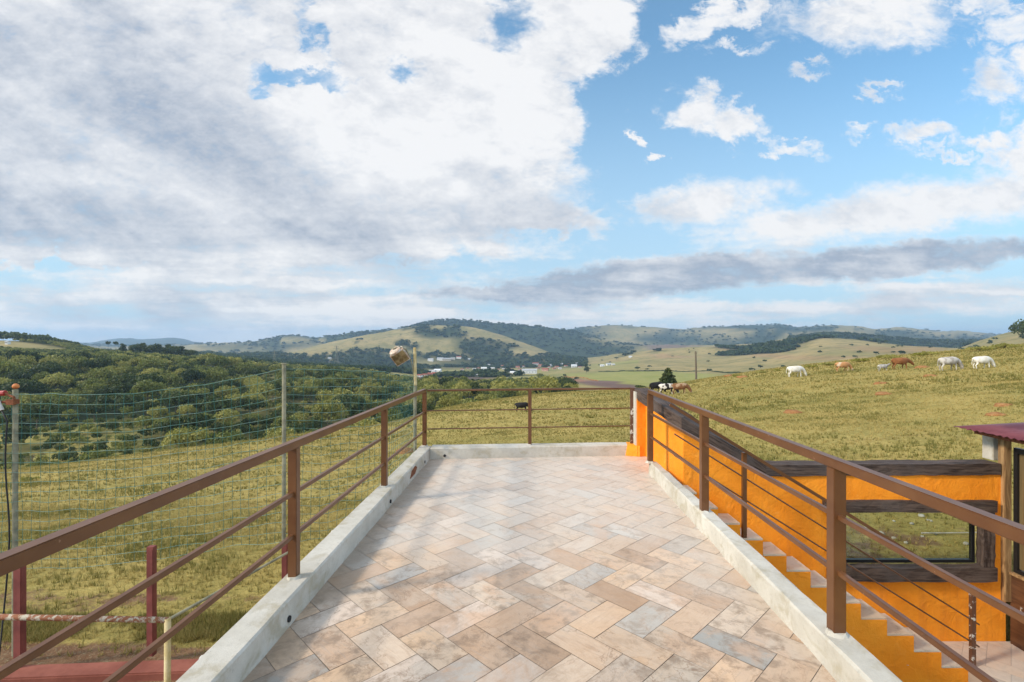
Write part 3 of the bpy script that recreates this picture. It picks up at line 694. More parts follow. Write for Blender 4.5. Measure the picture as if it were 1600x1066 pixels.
# railings -----------------------------------------------------------------
def railing(name, label, posts, ztop_fn, mids, line, pw=.062, rail_w=.055, rail_h=.05, mid_w=.026, ends=None, base_z=.15, mat='brown_steel', group=None):
    """posts: distances (or points); line(D)->Vector xy; mids: offsets below the top of the rail"""
    p0 = line(posts[0]); root = empty(name, (p0.x, p0.y, base_z), label, 'railing', group)
    a, b = ends
    mb = MB(); A = line(a); B = line(b); A.z = ztop_fn(a)-rail_h/2; B.z = ztop_fn(b)-rail_h/2
    mb.bar(A, B, rail_w, rail_h); mb.build('top_rail', MATS[mat], root, bevel=.004)
    ang = math.atan2(B.y-A.y, B.x-A.x)
    for d in posts:
        p = line(d); zt = ztop_fn(d)-rail_h+.001; w = pw
        mb = MB(); mb.box((p.x, p.y, (zt+base_z)/2), (w, w, zt-base_z), ang); o = mb.build('post', MATS[mat], root, bevel=.003)
    for d in posts:
        if not isinstance(d, float) or d < .9 and name == 'railing' and pw > .05: continue
        p = line(d); m_ = MB(); rn = random.Random(int(d*97)); k = 11; ring0 = []; ring1 = []
        for q in range(k):
            a_ = 6.283*q/k; r0 = pw*(.80+.28*rn.random()); ring0.append((p.x+math.cos(a_)*r0, p.y+math.sin(a_)*r0, base_z+.002)); ring1.append((p.x+math.cos(a_)*r0*.72, p.y+math.sin(a_)*r0*.72, base_z+.020+.010*rn.random()))
        m_.add(ring0+ring1, [(q, (q+1) % k, (q+1) % k+k, q+k) for q in range(k)]+[tuple(range(k, 2*k))]); m_.build('mortar_foot', MATS['concrete'], root, smooth=False)
    for off in mids:
        seg = sorted([a]+list(posts)+[b])
        mb = MB()
        for u, v in zip(seg[:-1], seg[1:]):
            if abs(v-u) < .01: continue
            P = line(u); Q_ = line(v); P.z = ztop_fn(u)-off; Q_.z = ztop_fn(v)-off
            t = (Q_-P).normalized(); e0 = pw/2-.004 if u in posts else 0; e1 = pw/2-.004 if v in posts else 0
            mb.bar(P+t*e0, Q_-t*e1, mid_w, mid_w)
        mb.build('mid_rail', MATS[mat], root, bevel=.002)
    return root
lzt = lambda D: 1.087-(D-1.475)*.0128
railing('railing', 'brown steel railing along the grassy side of the terrace, nearest the green net', [1.24, 3.30, 5.36, 7.42], lzt, [.345, .625], lambda D: tr(-1.555, D), ends=(-.5, 7.42), pw=.058)
rl = lambda D: tr(1.56+(6.44-D)*.0218, D)
railing('railing', 'brown steel railing on the wide kerb beside the orange stairs, nearest the camera', [-1.0+.0, .84, 2.67, 4.57, 6.44], lambda D: 1.092-(D-1.7)*.0, [.305, .60], rl, ends=(-.5, 6.46), pw=.066)
fl = lambda t: Vector((-1.295, 7.40, 0)).lerp(Vector((1.80, 7.615, 0)), t)
fr_ = railing('railing', 'thin brown railing across the far end of the terrace in front of the pasture', [.505], lambda t: 1.0+.012*t, [.315, .585], fl, ends=(.012, 1.0), pw=.048, rail_w=.045, rail_h=.028, mid_w=.016)
mb = MB(); mb.box((1.83, 7.60, .575), (.06, .045, .87)); mb.build('end_post', MATS['flaking_steel'], fr_, bevel=.002)
tag(fr_.children[-1], 'brown end post with white flaking paint')

# orange retaining wall ------------------------------------------------------
WY = 5.97; WYB = 6.14; PZ = -1.87
wall = empty('orange_wall', (4.0, WY, PZ), 'bright orange plastered wall with dark timber capping, stepping down from the terrace to the yard', 'wall')
def cap_z(x):      # underside of the coping over the front run
    return .70-(x-2.08)*.63 if x < 3.02 else .125
mb = MB()
ow0, ow1 = 3.80, 5.72      # window opening
oz0, oz1 = -1.10, -.19
def wallpiece(x0, x1, z0a, z0b, z1a, z1b): mb.hexa([(x0, WY, z0a), (x1, WY, z0b), (x1, WYB, z0b), (x0, WYB, z0a), (x0, WY, z1a), (x1, WY, z1b), (x1, WYB, z1b), (x0, WYB, z1a)])
wallpiece(2.05, 3.04, -3.0, -3.0, .695, .11)
wallpiece(3.04, ow0, -3.0, -3.0, .115, .12)
wallpiece(ow0, ow1, -3.0, -3.0, oz0, oz0)
wallpiece(ow0, ow1, oz1, oz1, .125, .125)
wallpiece(ow1, 5.905, -3.0, -3.0, .125, .125)
# run from the landing to the far end of the terrace
mb.hexa([(1.995, 7.46, -3), (2.05, WY, -3), (2.21, WYB, -3), (2.16, 7.60, -3), (1.995, 7.46, .86), (2.05, WY, .68), (2.21, WYB, .68), (2.16, 7.60, .86)])
mb.hexa([(1.86, 7.42, -3), (2.00, 7.44, -3), (2.16, 7.60, -3), (1.86, 7.60, -3), (1.86, 7.42, .86), (2.00, 7.44, .86), (2.16, 7.60, .86), (1.86, 7.60, .86)])
ow = mb.build('plaster', MATS['orange_paint'], wall)
# orange paint carried over the end of the far kerb
mb = MB(); mb.hexa([(1.70, 7.488, .0), (1.90, 7.41, .0), (1.90, 7.46, .0), (1.70, 7.52, .0), (1.73, 7.488, .163), (1.90, 7.41, .163), (1.90, 7.70, .163), (1.76, 7.70, .163)])
mb.build('painted_foot', MATS['orange_paint'], wall)
mb = MB(); mb.box((1.858, 7.515, .56), (.03, .15, .80)); mb.build('end_strip', MATS['concrete'], wall)
def beam(name, a, b, w, h, mat='dark_timber', up=(0, 0, 1), rough=.006, parent=wall, n=14, label=None):
    """rough hand-hewn timber: a subdivided bar with wavy faces; local x runs along it"""
    a = Vector(a); b = Vector(b); ln = (b-a).length; t = (b-a).normalized(); r = t.cross(Vector(up)).normalized(); u = r.cross(t)
    rn = random.Random(int(a.x*1000+a.z*77)); vs = []; fs = []
    for i in range(n+1):
        for (s1, s2) in ((-1, -1), (1, -1), (1, 1), (-1, 1)):
            vs.append((ln*i/n, -s1*w/2+rn.uniform(-rough, rough), s2*h/2+rn.uniform(-rough, rough)))
    for i in range(n):
        for k in range(4): k2 = (k+1) % 4; fs.append((i*4+k, i*4+k2, (i+1)*4+k2, (i+1)*4+k))
    fs += [(3, 2, 1, 0), tuple(n*4+k for k in range(4))]
    m = MB(); m.add(vs, fs); o = m.build(name, MATS[mat]); M = Matrix((t, -r, u)).transposed().to_4x4(); M.translation = a-wall.location if parent is wall else a-parent.location
    o.matrix_local = M; o.parent = parent; return o
def coping_piece(a, b, ma, mb_, w, h, n=16):
    """hewn coping between two points; ma, mb_ are the plan directions of the mitred end faces"""
    a = Vector(a); b = Vector(b); t = b-a; ln = t.length; t.normalize(); tp = Vector((t.x, t.y, 0)).normalized(); nrm = Vector((-tp.y, tp.x, 0))
    ma = Vector((*ma, 0)).normalized(); mb_ = Vector((*mb_, 0)).normalized(); M = Matrix((t, nrm, t.cross(nrm))).transposed(); Mi = M.inverted()
    rn = random.Random(int(a.x*991)); vs = []; fs = []
    for i in range(n+1):
        f = i/n
        for s1, s2 in ((-1, -1), (1, -1), (1, 1), (-1, 1)):
            pa = a+ma*(s1*w/2/ma.dot(nrm)); pb = b+mb_*(s1*w/2/mb_.dot(nrm)); j = .006 if 0 < i < n else 0
            # stay on the sloping plane of the top
            za = a.z+(pa-a).dot(tp)*t.z/max(math.hypot(t.x, t.y), 1e-6)*0; p = pa.lerp(pb, f); p.z = a.z+(b.z-a.z)*f+s2*h/2
            vs.append(Mi@(p+Vector((rn.uniform(-j, j), rn.uniform(-j, j), rn.uniform(-j, j)))-a))
    for i in range(n):
        for k in range(4): k2 = (k+1) % 4; fs.append((i*4+k, i*4+k2, (i+1)*4+k2, (i+1)*4+k))
    fs += [(3, 2, 1, 0), tuple(n*4+k for k in range(4))]
    m = MB(); m.add(vs, fs); o = m.build('coping', MATS['dark_timber']); o.parent = wall; T = M.to_4x4(); T.translation = a-wall.location; o.matrix_local = T
c0, c1, c2, c3 = (1.955, 7.56, .935), (2.115, 6.055, .735), (3.03, 6.055, .175), (5.83, 6.055, .190)
d01 = (Vector(c1)-Vector(c0)); n01 = Vector((-d01.y, d01.x)).normalized(); mit = (n01+Vector((0, 1))).normalized()
coping_piece(c0, c1, n01, mit, .21, .15); coping_piece(c1, c2, mit, (0, 1), .21, .15, 12); coping_piece(c2, c3, (0, 1), (0, 1), .21, .135, 24)
beam('lintel', (3.71, 5.965, -.245), (5.755, 5.965, -.245), .10, .135)
beam('sill', (3.76, 5.955, -1.045), (5.74, 5.955, -1.045), .12, .165)
beam('jamb', (5.66, 5.965, -.96), (5.66, 5.965, -.315), .10, .13, up=(1, 0, 0))
beam('jamb', (3.84, 5.965, -.96), (3.84, 5.965, -.315), .10, .13, up=(1, 0, 0))
win = MB()
for (x0, x1, z0, z1) in ((3.905, 5.60, -.335, -.313), (3.905, 5.60, -.962, -.925), (3.905, 3.93, -.925, -.335), (5.565, 5.60, -.925, -.335)): win.box(((x0+x1)/2, 6.06, (z0+z1)/2), (x1-x0, .04, z1-z0))
wf_ = win.build('window_frame', MATS['black_frame'], wall)
mb = MB(); mb.box((4.747, 6.06, -.63), (1.634, .006, .59)); pane = mb.build('pane', MATS['clear_glass']); pane.parent = wf_; pane.location = -wall.location

# staircase: treads run back to the wall, the stepped orange flank faces the camera
N = 12; RISE = .17
def sx(k): return 2.096+.2365*k+.0028*k*k      # right end of tread k (k = 0 is the landing)
def sy(x): return 5.68-.062*(x-2.0)
stair = empty('staircase', (3.4, 5.7, PZ), 'outdoor stairs with orange flank and worn stone treads going down beside the orange wall', 'stairs')
mb = MB()
for k in range(N+1):
    x0 = 1.865 if k == 0 else sx(k-1); x1 = sx(k); z = -k*RISE-.022
    if k == N: continue
    if k == N-1: z += .006
    mb.hexa([(x0, sy(x0), -3), (x1, sy(x1), -3), (x1, WY-.003, -3), (x0, WY-.003, -3), (x0, sy(x0), z), (x1, sy(x1), z), (x1, WY-.003, z), (x0, WY-.003, z)])
mb.build('flank', MATS['orange_paint'], stair)
for k in range(N):
    x0 = 1.865 if k == 0 else sx(k-1)+.002; x1 = sx(k); z = -k*RISE+(.006 if k == N-1 else 0)
    if k == 0: x0 = 2.032
    m = MB(); m.box(((x0+x1)/2, (sy(x0)+WY)/2-.006, z-.011), (x1-x0+.006, WY-sy(x0)+.004, .022)); m.build('tread', MATS['step_stone'], stair, bevel=.003)
# rail of the stairs
zt = lambda x: .469-(x-2.637)*.627
root = empty('stair_railing', (2.637, 5.62, -.5), 'slim brown stair railing with two thin rods, standing on the edge of the orange stairs', 'railing')
mb = MB(); mb.bar((1.79, 5.66, 1.0), (4.98, 5.44, zt(4.98)+.02), .03, .035); mb.build('top_rail', MATS['brown_steel'], root, bevel=.002)
for x, zb in ((2.637, -.51), (3.70, -1.19), (5.09, -1.87)):
    y = sy(x)+.03; zz = zt(x)-.015 if x < 5 else zt(5.09)+.03
    mb = MB(); mb.box((x, y, (zz+zb)/2), (.045, .045, zz-zb)); mb.build('post', MATS['brown_steel' if x < 5 else 'flaking_steel'], root, bevel=.002)
for off in (.30, .545):
    mb = MB(); x0, x1 = 1.86, 5.16; mb.tube([(x0, sy(x0)+.03, zt(x0)-off), (x1, sy(x1)+.03, zt(x1)-off)], .0085, 8); mb.build('rod', MATS['brown_steel'], root)

# yard: paved with the same stone
yl = [((Vector((1.9, 0, 0))), Vector((-1, 0, 0))), (Vector((0, WY-.003, 0)), Vector((0, 1, 0))), (Vector((0, .5, 0)), Vector((0, -1, 0))), (Vector((6.9, 0, 0)), Vector((1, 0, 0)))]
def st2(s, t): return Vector(((s-t)*r2, (s+t)*r2, 0))
yard = herringbone('yard_paving', st2, 1.5, 10, -5, 3, yl, PZ, 2.0, 1.0, .2, keep=lambda w: 1.5 < w.x < 7.2 and .2 < w.y < 6.4 and not (w.x < 5.12 and w.y < 5.50)); tag(yard, kind='structure')
mb = MB(); mb.prism([(5.02, .3), (7.2, .3), (7.2, WY-.002), (5.02, WY-.002)], -2.4, PZ-.004); o = mb.build('yard_base', MATS['grout']); tag(o, kind='structure')

# hut on the right ------------------------------------------------------------
hut = empty('garden_hut', (6.2, 5.7, PZ), 'hut with maroon sheet roof and dark framed glass beside the orange wall', 'hut')
mb = MB(); mb.box((6.0, 6.22, .43), (.15, .15, .36)); mb.build('pillar', MATS['concrete'], hut, bevel=.006); tag(hut.children[-1], 'short grey concrete pillar on the timber coping')
mb = MB(); mb.box((5.888, 5.965, -.38), (.085, .09, 2.0)); mb.build('wooden_post', MATS['rough_wood'], hut, bevel=.006)
mb = MB()
mb.box((5.945, 4.9, -1.45), (.05, 2.06, .84)); mb.build('lower_panel', MATS['panel_wood'], hut)
mb = MB(); mb.box((5.935, 4.88, -1.025), (.10, 2.06, .03)); mb.build('ledge', MATS['rough_wood'], hut)
mb = MB()
for (y0, y1, z0, z1) in ((5.86, 5.905, -1.01, .46), (3.9, 5.86, -1.01, -.965), (3.9, 5.86, .40, .46), (4.85, 4.89, -.965, .40)): mb.box((5.955, (y0+y1)/2, (z0+z1)/2), (.05, y1-y0, z1-z0))
fz = mb.build('window_frame', MATS['black_frame'], hut)
mb = MB(); mb.box((5.962, 4.88, -.28), (.008, 1.96, 1.36)); g_ = mb.build('pane', MATS['door_glass']); g_.parent = fz; g_.location = -hut.location
mb = MB(); mb.box((6.9, 5.0, -.7), (1.6, 1.8, 2.3)); mb.build('back_wall', MATS['panel_wood'], hut)
mb = MB(); vs = []; fs = []; nx = 4; ny = 72
for i in range(ny+1):
    y = 3.4+(6.34-3.4)*i/ny
    for j_ in range(nx+1):
        x = 5.60+2.4*j_/nx; vs.append((x, y, .640+(x-5.6)*.055-(6.34-y)*.012+.011*math.sin(y*2*math.pi/.075)))
for i in range(ny):
    for j_ in range(nx): q_ = i*(nx+1)+j_; fs.append((q_, q_+1, q_+nx+2, q_+nx+1))
mb.add(vs, fs); ro = mb.build('roof', MATS['maroon_sheet'], hut, smooth=True)
sm = ro.modifiers.new('thick', 'SOLIDIFY'); sm.thickness = .004
mb = MB(); mb.bar((5.72, 3.5, .545), (5.72, 6.15, .595), .05, .03); mb.build('eave_batten', MATS['rust'], hut)
mb = MB(); mb.tube([(5.93, 5.80, .555), (8.0, 5.80, .65)], .036, 12); mb.build('roof_log', MATS['log_wood'], hut)
tap = empty('garden_tap', (5.93, 5.86, -1.45), 'small pale tap fixed to the dark wood panel of the hut', 'tap')
mb = MB(); mb.tube([(5.975, 5.84, -1.43), (5.91, 5.80, -1.43), (5.885, 5.785, -1.44), (5.88, 5.78, -1.48)], [.012, .013, .012, .011], 10); mb.build('spout', MATS['brass'], tap, smooth=True)
mb = MB(); mb.tube([(5.925, 5.81, -1.42), (5.925, 5.81, -1.385)], .008, 8); mb.bar((5.90, 5.78, -1.38), (5.95, 5.84, -1.38), .016, .008); mb.build('handle', MATS['brass'], tap)

# ---------------------------------------------------------------- left: net, posts, low red wall
P1 = at(23, 560, 4.80); P2 = at(443, 560, 5.02); P3 = at(648, 560, 7.30)
def post_at(name, P, ytop, D, zb, r, mat, label, cat='post'):
    z1 = HC-(ytop-533)/F*D; root = empty(name, (P.x, P.y, zb), label, cat)
    mb = MB(); mb.tube([(P.x, P.y, zb), (P.x+.004, P.y, (z1+zb)/2), (P.x+.006, P.y, z1)], r, 12); mb.build('pipe', MATS[mat], root, smooth=False); return root, z1
n1, z1_ = post_at('net_post', P1, 609, 4.80, -1.30, .022, 'galvanised', 'weathered net post at the left edge, topped with red clamps and an orange cap')
n2, z2_ = post_at('net_post', P2, 569, 5.02, -1.30, .020, 'galvanised', 'plain pale net post standing between the capped post and the lamp post')
mb = MB(); mb.tube([(P2.x+.006, P2.y, z2_), (P2.x+.006, P2.y, z2_+.01)], .028, 12); mb.build('collar', MATS['galvanised'], n2)
n3, z3_ = post_at('lamp_post', P3, 600, 7.30, -1.75, .024, 'galvanised', 'slender grey post behind the corner of the terrace carrying a rusty floodlight')
mb = MB(); mb.tube([(P3.x+.01, P3.y-.002, z3_-.02), (P3.x+.0, P3.y, HC-(543-533)/F*7.3)], [.026, .021], 12); mb.build('yellow_pipe', MATS['yellow_pipe'], n3)
# fittings on the first post
Z = z1_
mb = MB()
for i in range(9): pass
bm = bmesh.new(); bmesh.ops.create_uvsphere(bm, u_segments=14, v_segments=9, radius=.028); me = bpy.data.meshes.new('cap')
for v in bm.verts: v.co.z *= 1.05 if v.co.z > 0 else .8
bm.to_mesh(me); bm.free(); me.materials.append(MATS['orange_cap']); o = bpy.data.objects.new('cap', me); COL.objects.link(o); o.parent = n1; o.location = Vector((P1.x+.01, P1.y, Z+.03))-n1.location
mb = MB(); mb.tube([(P1.x-.13, P1.y-.03, Z-.035), (P1.x-.06, P1.y-.03, Z-.03)], .026, 10); mb.build('insulator', MATS['red_plastic'], n1)
mb = MB(); mb.tube([(P1.x-.06, P1.y-.03, Z-.035), (P1.x+.02, P1.y-.03, Z-.07), (P1.x+.03, P1.y-.03, Z-.12)], .012, 8); mb.box((P1.x, P1.y-.02, Z-.115), (.075, .06, .05)); mb.tube([(P1.x-.6, P1.y-.03, Z-.12), (P1.x, P1.y-.03, Z-.115)], .012, 8); mb.build('clamp', MATS['rust'], n1)
mb = MB(); mb.tube([(P1.x-.11, P1.y-.05, Z-.10), (P1.x-.07, P1.y-.05, Z-.19)], .016, 10); mb.build('white_tube', MATS['white_plastic'], n1)
mb = MB(); pts = [(P1.x-.08, P1.y-.05, Z-.18)]+[(P1.x-.025-.02*math.sin(i*.7), P1.y-.045, Z-.3-i*.16) for i in range(11)]+[(P1.x-.05, P1.y-.1, -1.28), (P1.x-.12, P1.y-.5, -1.30)]
mb.tube(pts, .007, 8); mb.build('cable', MATS['black_rubber'], n1, smooth=True)
# floodlight
fl_ = empty('floodlight', at(625, 556, 7.25), 'old rusty square floodlight hanging tilted from a bent arm on the slender post', 'lamp')
C = fl_.location; Mx = Matrix.Rotation(R(30), 3, 'Y').inverted() @ Matrix.Rotation(R(22), 3, 'X')
Mx = Matrix.Rotation(R(-31), 3, 'Y') @ Matrix.Rotation(R(28), 3, 'X')
def lp(x, y, z): return C+Mx@Vector((x, y, z))
mb = MB(); a_, b_ = .112, .088
mb.hexa([lp(-a_, -.07, -a_*.9), lp(a_, -.07, -a_*.9), lp(b_, .09, -b_), lp(-b_, .09, -b_), lp(-a_, -.07, a_*.9), lp(a_, -.07, a_*.9), lp(b_, .09, b_), lp(-b_, .09, b_)])
mb.build('housing', MATS['lamp_metal'], fl_, bevel=.006)
mb = MB(); w = .098; mb.hexa([lp(-w, -.078, -w*.86), lp(w, -.078, -w*.86), lp(w, -.071, -w*.86), lp(-w, -.071, -w*.86), lp(-w, -.078, w*.86), lp(w, -.078, w*.86), lp(w, -.071, w*.86), lp(-w, -.071, w*.86)]); mb.build('glass', MATS['lamp_lens'], fl_)
mb = MB(); mb.tube([lp(-.01, -.01, .092), lp(-.01, -.01, .122), lp(-.01, -.01, .135)], [.092, .090, .066], 22); mb.tube([lp(-.01, -.01, .135), lp(-.01, -.01, .147)], .02, 12)
for k in range(5): an = k*1.256; mb.tube([lp(-.01+.066*math.cos(an), -.01+.066*math.sin(an), .12), lp(-.01+.066*math.cos(an), -.01+.066*math.sin(an), .137)], .007, 8)
mb.build('gear_cover', MATS['lamp_metal'], fl_, bevel=0)
mb = MB(); arm = [lp(-.02, -.02, .155), lp(.07, 0, .125), lp(.115, 0, .05), at(634.5, 546, 7.28), at(640, 557, 7.28), at(643.5, 568, 7.28), at(646, 582, 7.29), at(647, 600, 7.29)]
mb.tube(arm, .010, 8); mb.build('bracket', MATS['galvanised'], fl_, smooth=True)

def cordnet(name, top, bot, cell, label, shear=0.0, seed=1, wav=.008):
    """top/bot: list of points; strands hang between them"""
    rn = random.Random(seed); T = [Vector(p) for p in top]; B = [Vector(p) for p in bot]
    L_ = [0]
    for p, q in zip(T[:-1], T[1:]): L_.append(L_[-1]+(Vector((q.x, q.y, 0))-Vector((p.x, p.y, 0))).length)
    def at_(P, l):
        l = min(max(l, 0), L_[-1])
        for i in range(len(L_)-1):
            if l <= L_[i+1]: t = (l-L_[i])/(L_[i+1]-L_[i]); return P[i].lerp(P[i+1], t)
        return P[-1]
    nu = int(L_[-1]/cell); hgt = (T[0]-B[0]).length; nv = int(hgt/cell)
    grid = []
    for i in range(nu+1):
        col = []
        for j in range(nv+1):
            v = j/nv; l = L_[-1]*i/nu+shear*(1-v)*math.sin(math.pi*i/nu)
            p = at_(T, l).lerp(at_(B, l), v)
            w = mnoise.noise(Vector((i*.35, j*.35, seed)))*wav*1.6; w2 = mnoise.noise(Vector((i*.3+9, j*.3, seed)))*wav
            col.append(p+Vector((w2, w*2, w+rn.uniform(-.002, .002))))
        grid.append(col)
    mb = MB()
    for i in range(nu+1):
        if i % 1 == 0: mb.tube(grid[i], .0017, 3, cap=False, mi=0)
    for j in range(nv+1): mb.tube([grid[i][j] for i in range(nu+1)], .0030 if j == 0 else .0022, 3, cap=False, mi=1 if j % 1 == 0 else 0)
    o = mb.build(name, [MATS['net_cord'], MATS['net_cord_lit']], origin=T[0]); tag(o, label, 'net', 'green nets strung between the posts'); return o
def prof(lst): return [at(px, py, D) for px, py, D in lst]
cordnet('net', prof([(-420, 640, 4.6), (-200, 628, 4.68), (23, 616, 4.78), (125, 617, 4.84), (212, 615, 4.9), (250, 610, 4.92), (325, 600, 4.96), (385, 589, 5.0), (443, 576, 5.02)]),
        prof([(-420, 905, 4.6), (-200, 898, 4.68), (23, 891, 4.78), (125, 887, 4.84), (212, 878, 4.9), (250, 872, 4.92), (325, 861, 4.96), (385, 852, 5.0), (443, 846, 5.02)]), .083, 'green cord net hanging between the capped post and the plain post', seed=2)
cordnet('net', prof([(443, 577, 5.02), (500, 578, 5.12), (560, 579, 5.28), (597, 581, 5.6), (625, 586, 6.25), (648, 588, 7.28)]),
        prof([(443, 846, 5.02), (500, 842, 5.12), (560, 832, 5.28), (597, 815, 5.6), (625, 785, 6.25), (648, 757, 7.28)]), .083, 'green cord net hanging between the plain post and the lamp post', shear=.12, seed=5, wav=.011)

# low red wall with its posts
rw = MB(); 
rw.hexa([(-7.5, 4.30, -3), (-1.55, 4.66, -3), (-1.55, 4.86, -3), (-7.5, 4.50, -3), (-7.5, 4.30, -1.31), (-1.55, 4.66, -1.31), (-1.55, 4.86, -1.31), (-7.5, 4.50, -1.31)])
rwo = rw.build('red_wall', MATS['red_wall_paint'], bevel=.012, origin=(-4, 4.5, -1.31)); tag(rwo, 'low red painted wall at the foot of the grass on the left', 'wall')
for px, D, lab, w in ((31, 4.66, 'dull red steel post on the low red wall, next to the capped net post', .10), (237, 4.82, 'dull red steel post standing free on the low red wall between two net posts', .085), (446, 4.93, 'dull red post at the foot of the plain net post, half hidden by the kerb', .07)):
    p = at(px, 560, D); zt_ = HC-1.98 
    mb = MB(); mb.box((p.x, p.y, (zt_-1.31)/2), (w*.75, .05, zt_+1.31)); mb.box((p.x+w*.2, p.y-.028, (zt_-1.31)/2-.01), (w*.3, .012, zt_+1.28))
    o = mb.build('red_post', MATS['red_paint'], origin=(p.x, p.y, -1.31)); tag(o, lab, 'post', 'red posts on the low wall')
# rusty pipe rail, nearer
pr = empty('pipe_rail', at(261, 1100, 3.5), 'rusty white pipe rail with a corner post below the near railing', 'rail')
A = at(-260, 962, 3.42); B = at(262, 969, 3.5); 
mb = MB(); mb.tube([A, A.lerp(B, .5)+Vector((0, 0, .006)), B], .020, 12); mb.build('pipe', MATS['rusty_pipe'], pr, smooth=True)
mb = MB(); mb.tube([B+Vector((0, 0, .012)), Vector((B.x-.01, B.y, -2.3))], .021, 12); mb.build('leg', MATS['yellow_pipe'], pr, smooth=True)
mb = MB(); mb.tube([B, Vector((-2.0, 4.62, B.z+.04))], .011, 8); mb.build('side_bar', MATS['galvanised'], pr)

# ---------------------------------------------------------------- grass, stones, mounds
def grass_field():
    Vs = []; rn = np.random.default_rng(3)
    def sample(n, pxa, pxb, Da, Db, hgt, wid, nb, patch=None, tone=0.0):
        u = rn.random(n); D = np.sqrt(Da**2+(Db**2-Da**2)*u); px = pxa+(pxb-pxa)*rn.random(n)
        x = (px-800)/F*D
        ok = ~(((x > -1.62) & (D < 7.85) & (x < 2.2)) | ((x >= 1.9) & (D < 6.2)) | ((D < 4.9) & (x > -9)))
        nn = fbm2(x/1.2, D/1.2, 3, 21)
        earth = np.where((px < 640) & ((D < 5.16) | (np.abs(D-5.95) < .36)), rn.random(n) < .55+fbm2(x/.5, D/.5, 3, 5)*.5, False)
        ok &= ~earth
        if patch is not None: ok &= fbm2(x/patch[0], D/patch[0], 4, patch[2]) > patch[1]
        x = x[ok]; D = D[ok]; nn = nn[ok]; px = px[ok]
        z = np.array([ground_z(a_, b_) for a_, b_ in zip(x, D)])
        m = len(x); out = []; col = []
        clump = np.clip(.5+nn*1.4+rn.normal(0, .18, m), 0, 1)
        for b in range(nb):
            an = rn.random(m)*6.283; r = rn.random(m)*hgt*.5; h = hgt*(.5+rn.random(m)*.9)*(1.15-.5*clump); w = wid*(.6+rn.random(m)*.8)
            bx = x+np.cos(an*3.7)*r; by = D+np.sin(an*3.7)*r
            lean = hgt*(.2+.7*rn.random(m)); dx = np.cos(an)*lean; dy = np.sin(an)*lean
            wx = -np.sin(an)*w; wy = np.cos(an)*w
            tri = np.stack([np.stack([bx-wx, by-wy, z-.02], -1), np.stack([bx+wx, by+wy, z-.02], -1), np.stack([bx+dx, by+dy, z+h], -1)], 1)
            out.append(tri); c = np.clip(clump*.75+tone+rn.normal(.1, .22, m), 0, 1); col.append(np.repeat(c[:, None], 3, 1))
        Vs.append((np.concatenate(out).reshape(-1, 3), np.concatenate(col).ravel()))
    sample(26000, -40, 1640, 7, 30, .10, .008, 6, (2.6, .22, 31), -.45)
    sample(22000, -40, 1640, 25, 80, .17, .03, 5, (7.0, .22, 33), -.35)
    sample(26000, -40, 1640, 8, 40, .07, .009, 5, (4.0, .15, 37), .35)
    sample(6500, -40, 640, 5.12, 5.62, .065, .005, 7, (.5, -.12, 41), -.22)
    sample(14000, -40, 700, 4.9, 12, .055, .005, 7)
    sample(7000, 640, 1640, 6.3, 12, .05, .006, 7)
    sample(26000, -40, 1640, 12, 28, .062, .012, 6)
    sample(24000, -40, 1640, 28, 60, .10, .028, 5)
    sample(16000, 560, 1640, 60, 115, .16, .06, 4)
    V = np.concatenate([a[0] for a in Vs]); C = np.concatenate([a[1] for a in Vs])
    o = np_mesh('grass', V, np.arange(len(V)).reshape(-1, 3), MATS['grass_blade'], {'leafrnd': ('FLOAT', 'POINT', C)}); tag(o, 'short dry yellow green pasture grass', 'grass', kind='stuff')
grass_field()

def lump(name, loc, rx, ry, rz, mat, label, cat, group, seed, sub=3):
    bm = bmesh.new(); bmesh.ops.create_icosphere(bm, subdivisions=sub, radius=1)
    for v in bm.verts:
        n = mnoise.fractal(v.co*1.6+Vector((seed*3.1, 0, 0)), 1, 2, 3); v.co *= 1+.28*n; v.co.x *= rx; v.co.y *= ry; v.co.z *= rz
    me = bpy.data.meshes.new(name); bm.to_mesh(me); bm.free(); me.materials.append(MATS[mat])
    for p in me.polygons: p.use_smooth = sub >= 3
    o = bpy.data.objects.new(name, me); COL.objects.link(o); o.location = loc; o.rotation_euler.z = seed; tag(o, label, cat, group); return o
mounds = [(1381,617,26,'round red earth mound in the pasture below the speckled calf'), (1454,588,20,'red earth mound just below the light grey cow'), (1377,600,22,'flat brown earth mound between the calf and the round red mound'),
          (1568,634,26,'low red earth mound near the right edge, the upper of a close pair'), (1557,649,28,'wide red earth mound near the hut roof, the lower of a close pair'), (1442,575,22,'dark earth mound beside the brown horned cow'),
          (1139,588,16,'small reddish earth mound near the crest beyond the utility pole'), (1240,645,30,'broad brown earth mound in the middle of the right pasture'), (1162,590,18,'faint brown earth mound near the crest, left of the lone white cow'), (633,708,30,'reddish earth mound behind the corner of the terrace by the lamp post')]
for i, (px, py, w, lab) in enumerate(mounds):
    p = on_ground(px, py); D = p.y; r = w/2/F*D
    lump('earth_mound', p-Vector((0, 0, .05*r)), r, r*.9, r*(.36 if i != 9 else .6), 'mound_earth', lab, 'mound', 'earth mounds in the pasture', i+1)
for i in range(14):
    px = random.uniform(1335, 1525); D = random.uniform(7.0, 8.4); x = (px-800)/F*D; r = random.uniform(.018, .05)
    lump('stone', (x, D, ground_z(x, D)+r*.25), r, r*.8, r*.6, 'stone_grey', 'small pale stone lying in the grass seen through the low window', 'stone', 'stones behind the low window', i+30, 2)
x0, D0 = (1440-800)/F*7.5, 7.5
st_ = MB(); st_.tube([(x0, D0, ground_z(x0, D0)+.04), (x0+.35, D0-.03, ground_z(x0+.35, D0)+.035), (x0+.75, D0-.08, ground_z(x0+.75, D0)+.04)], [.014, .012, .008], 7)
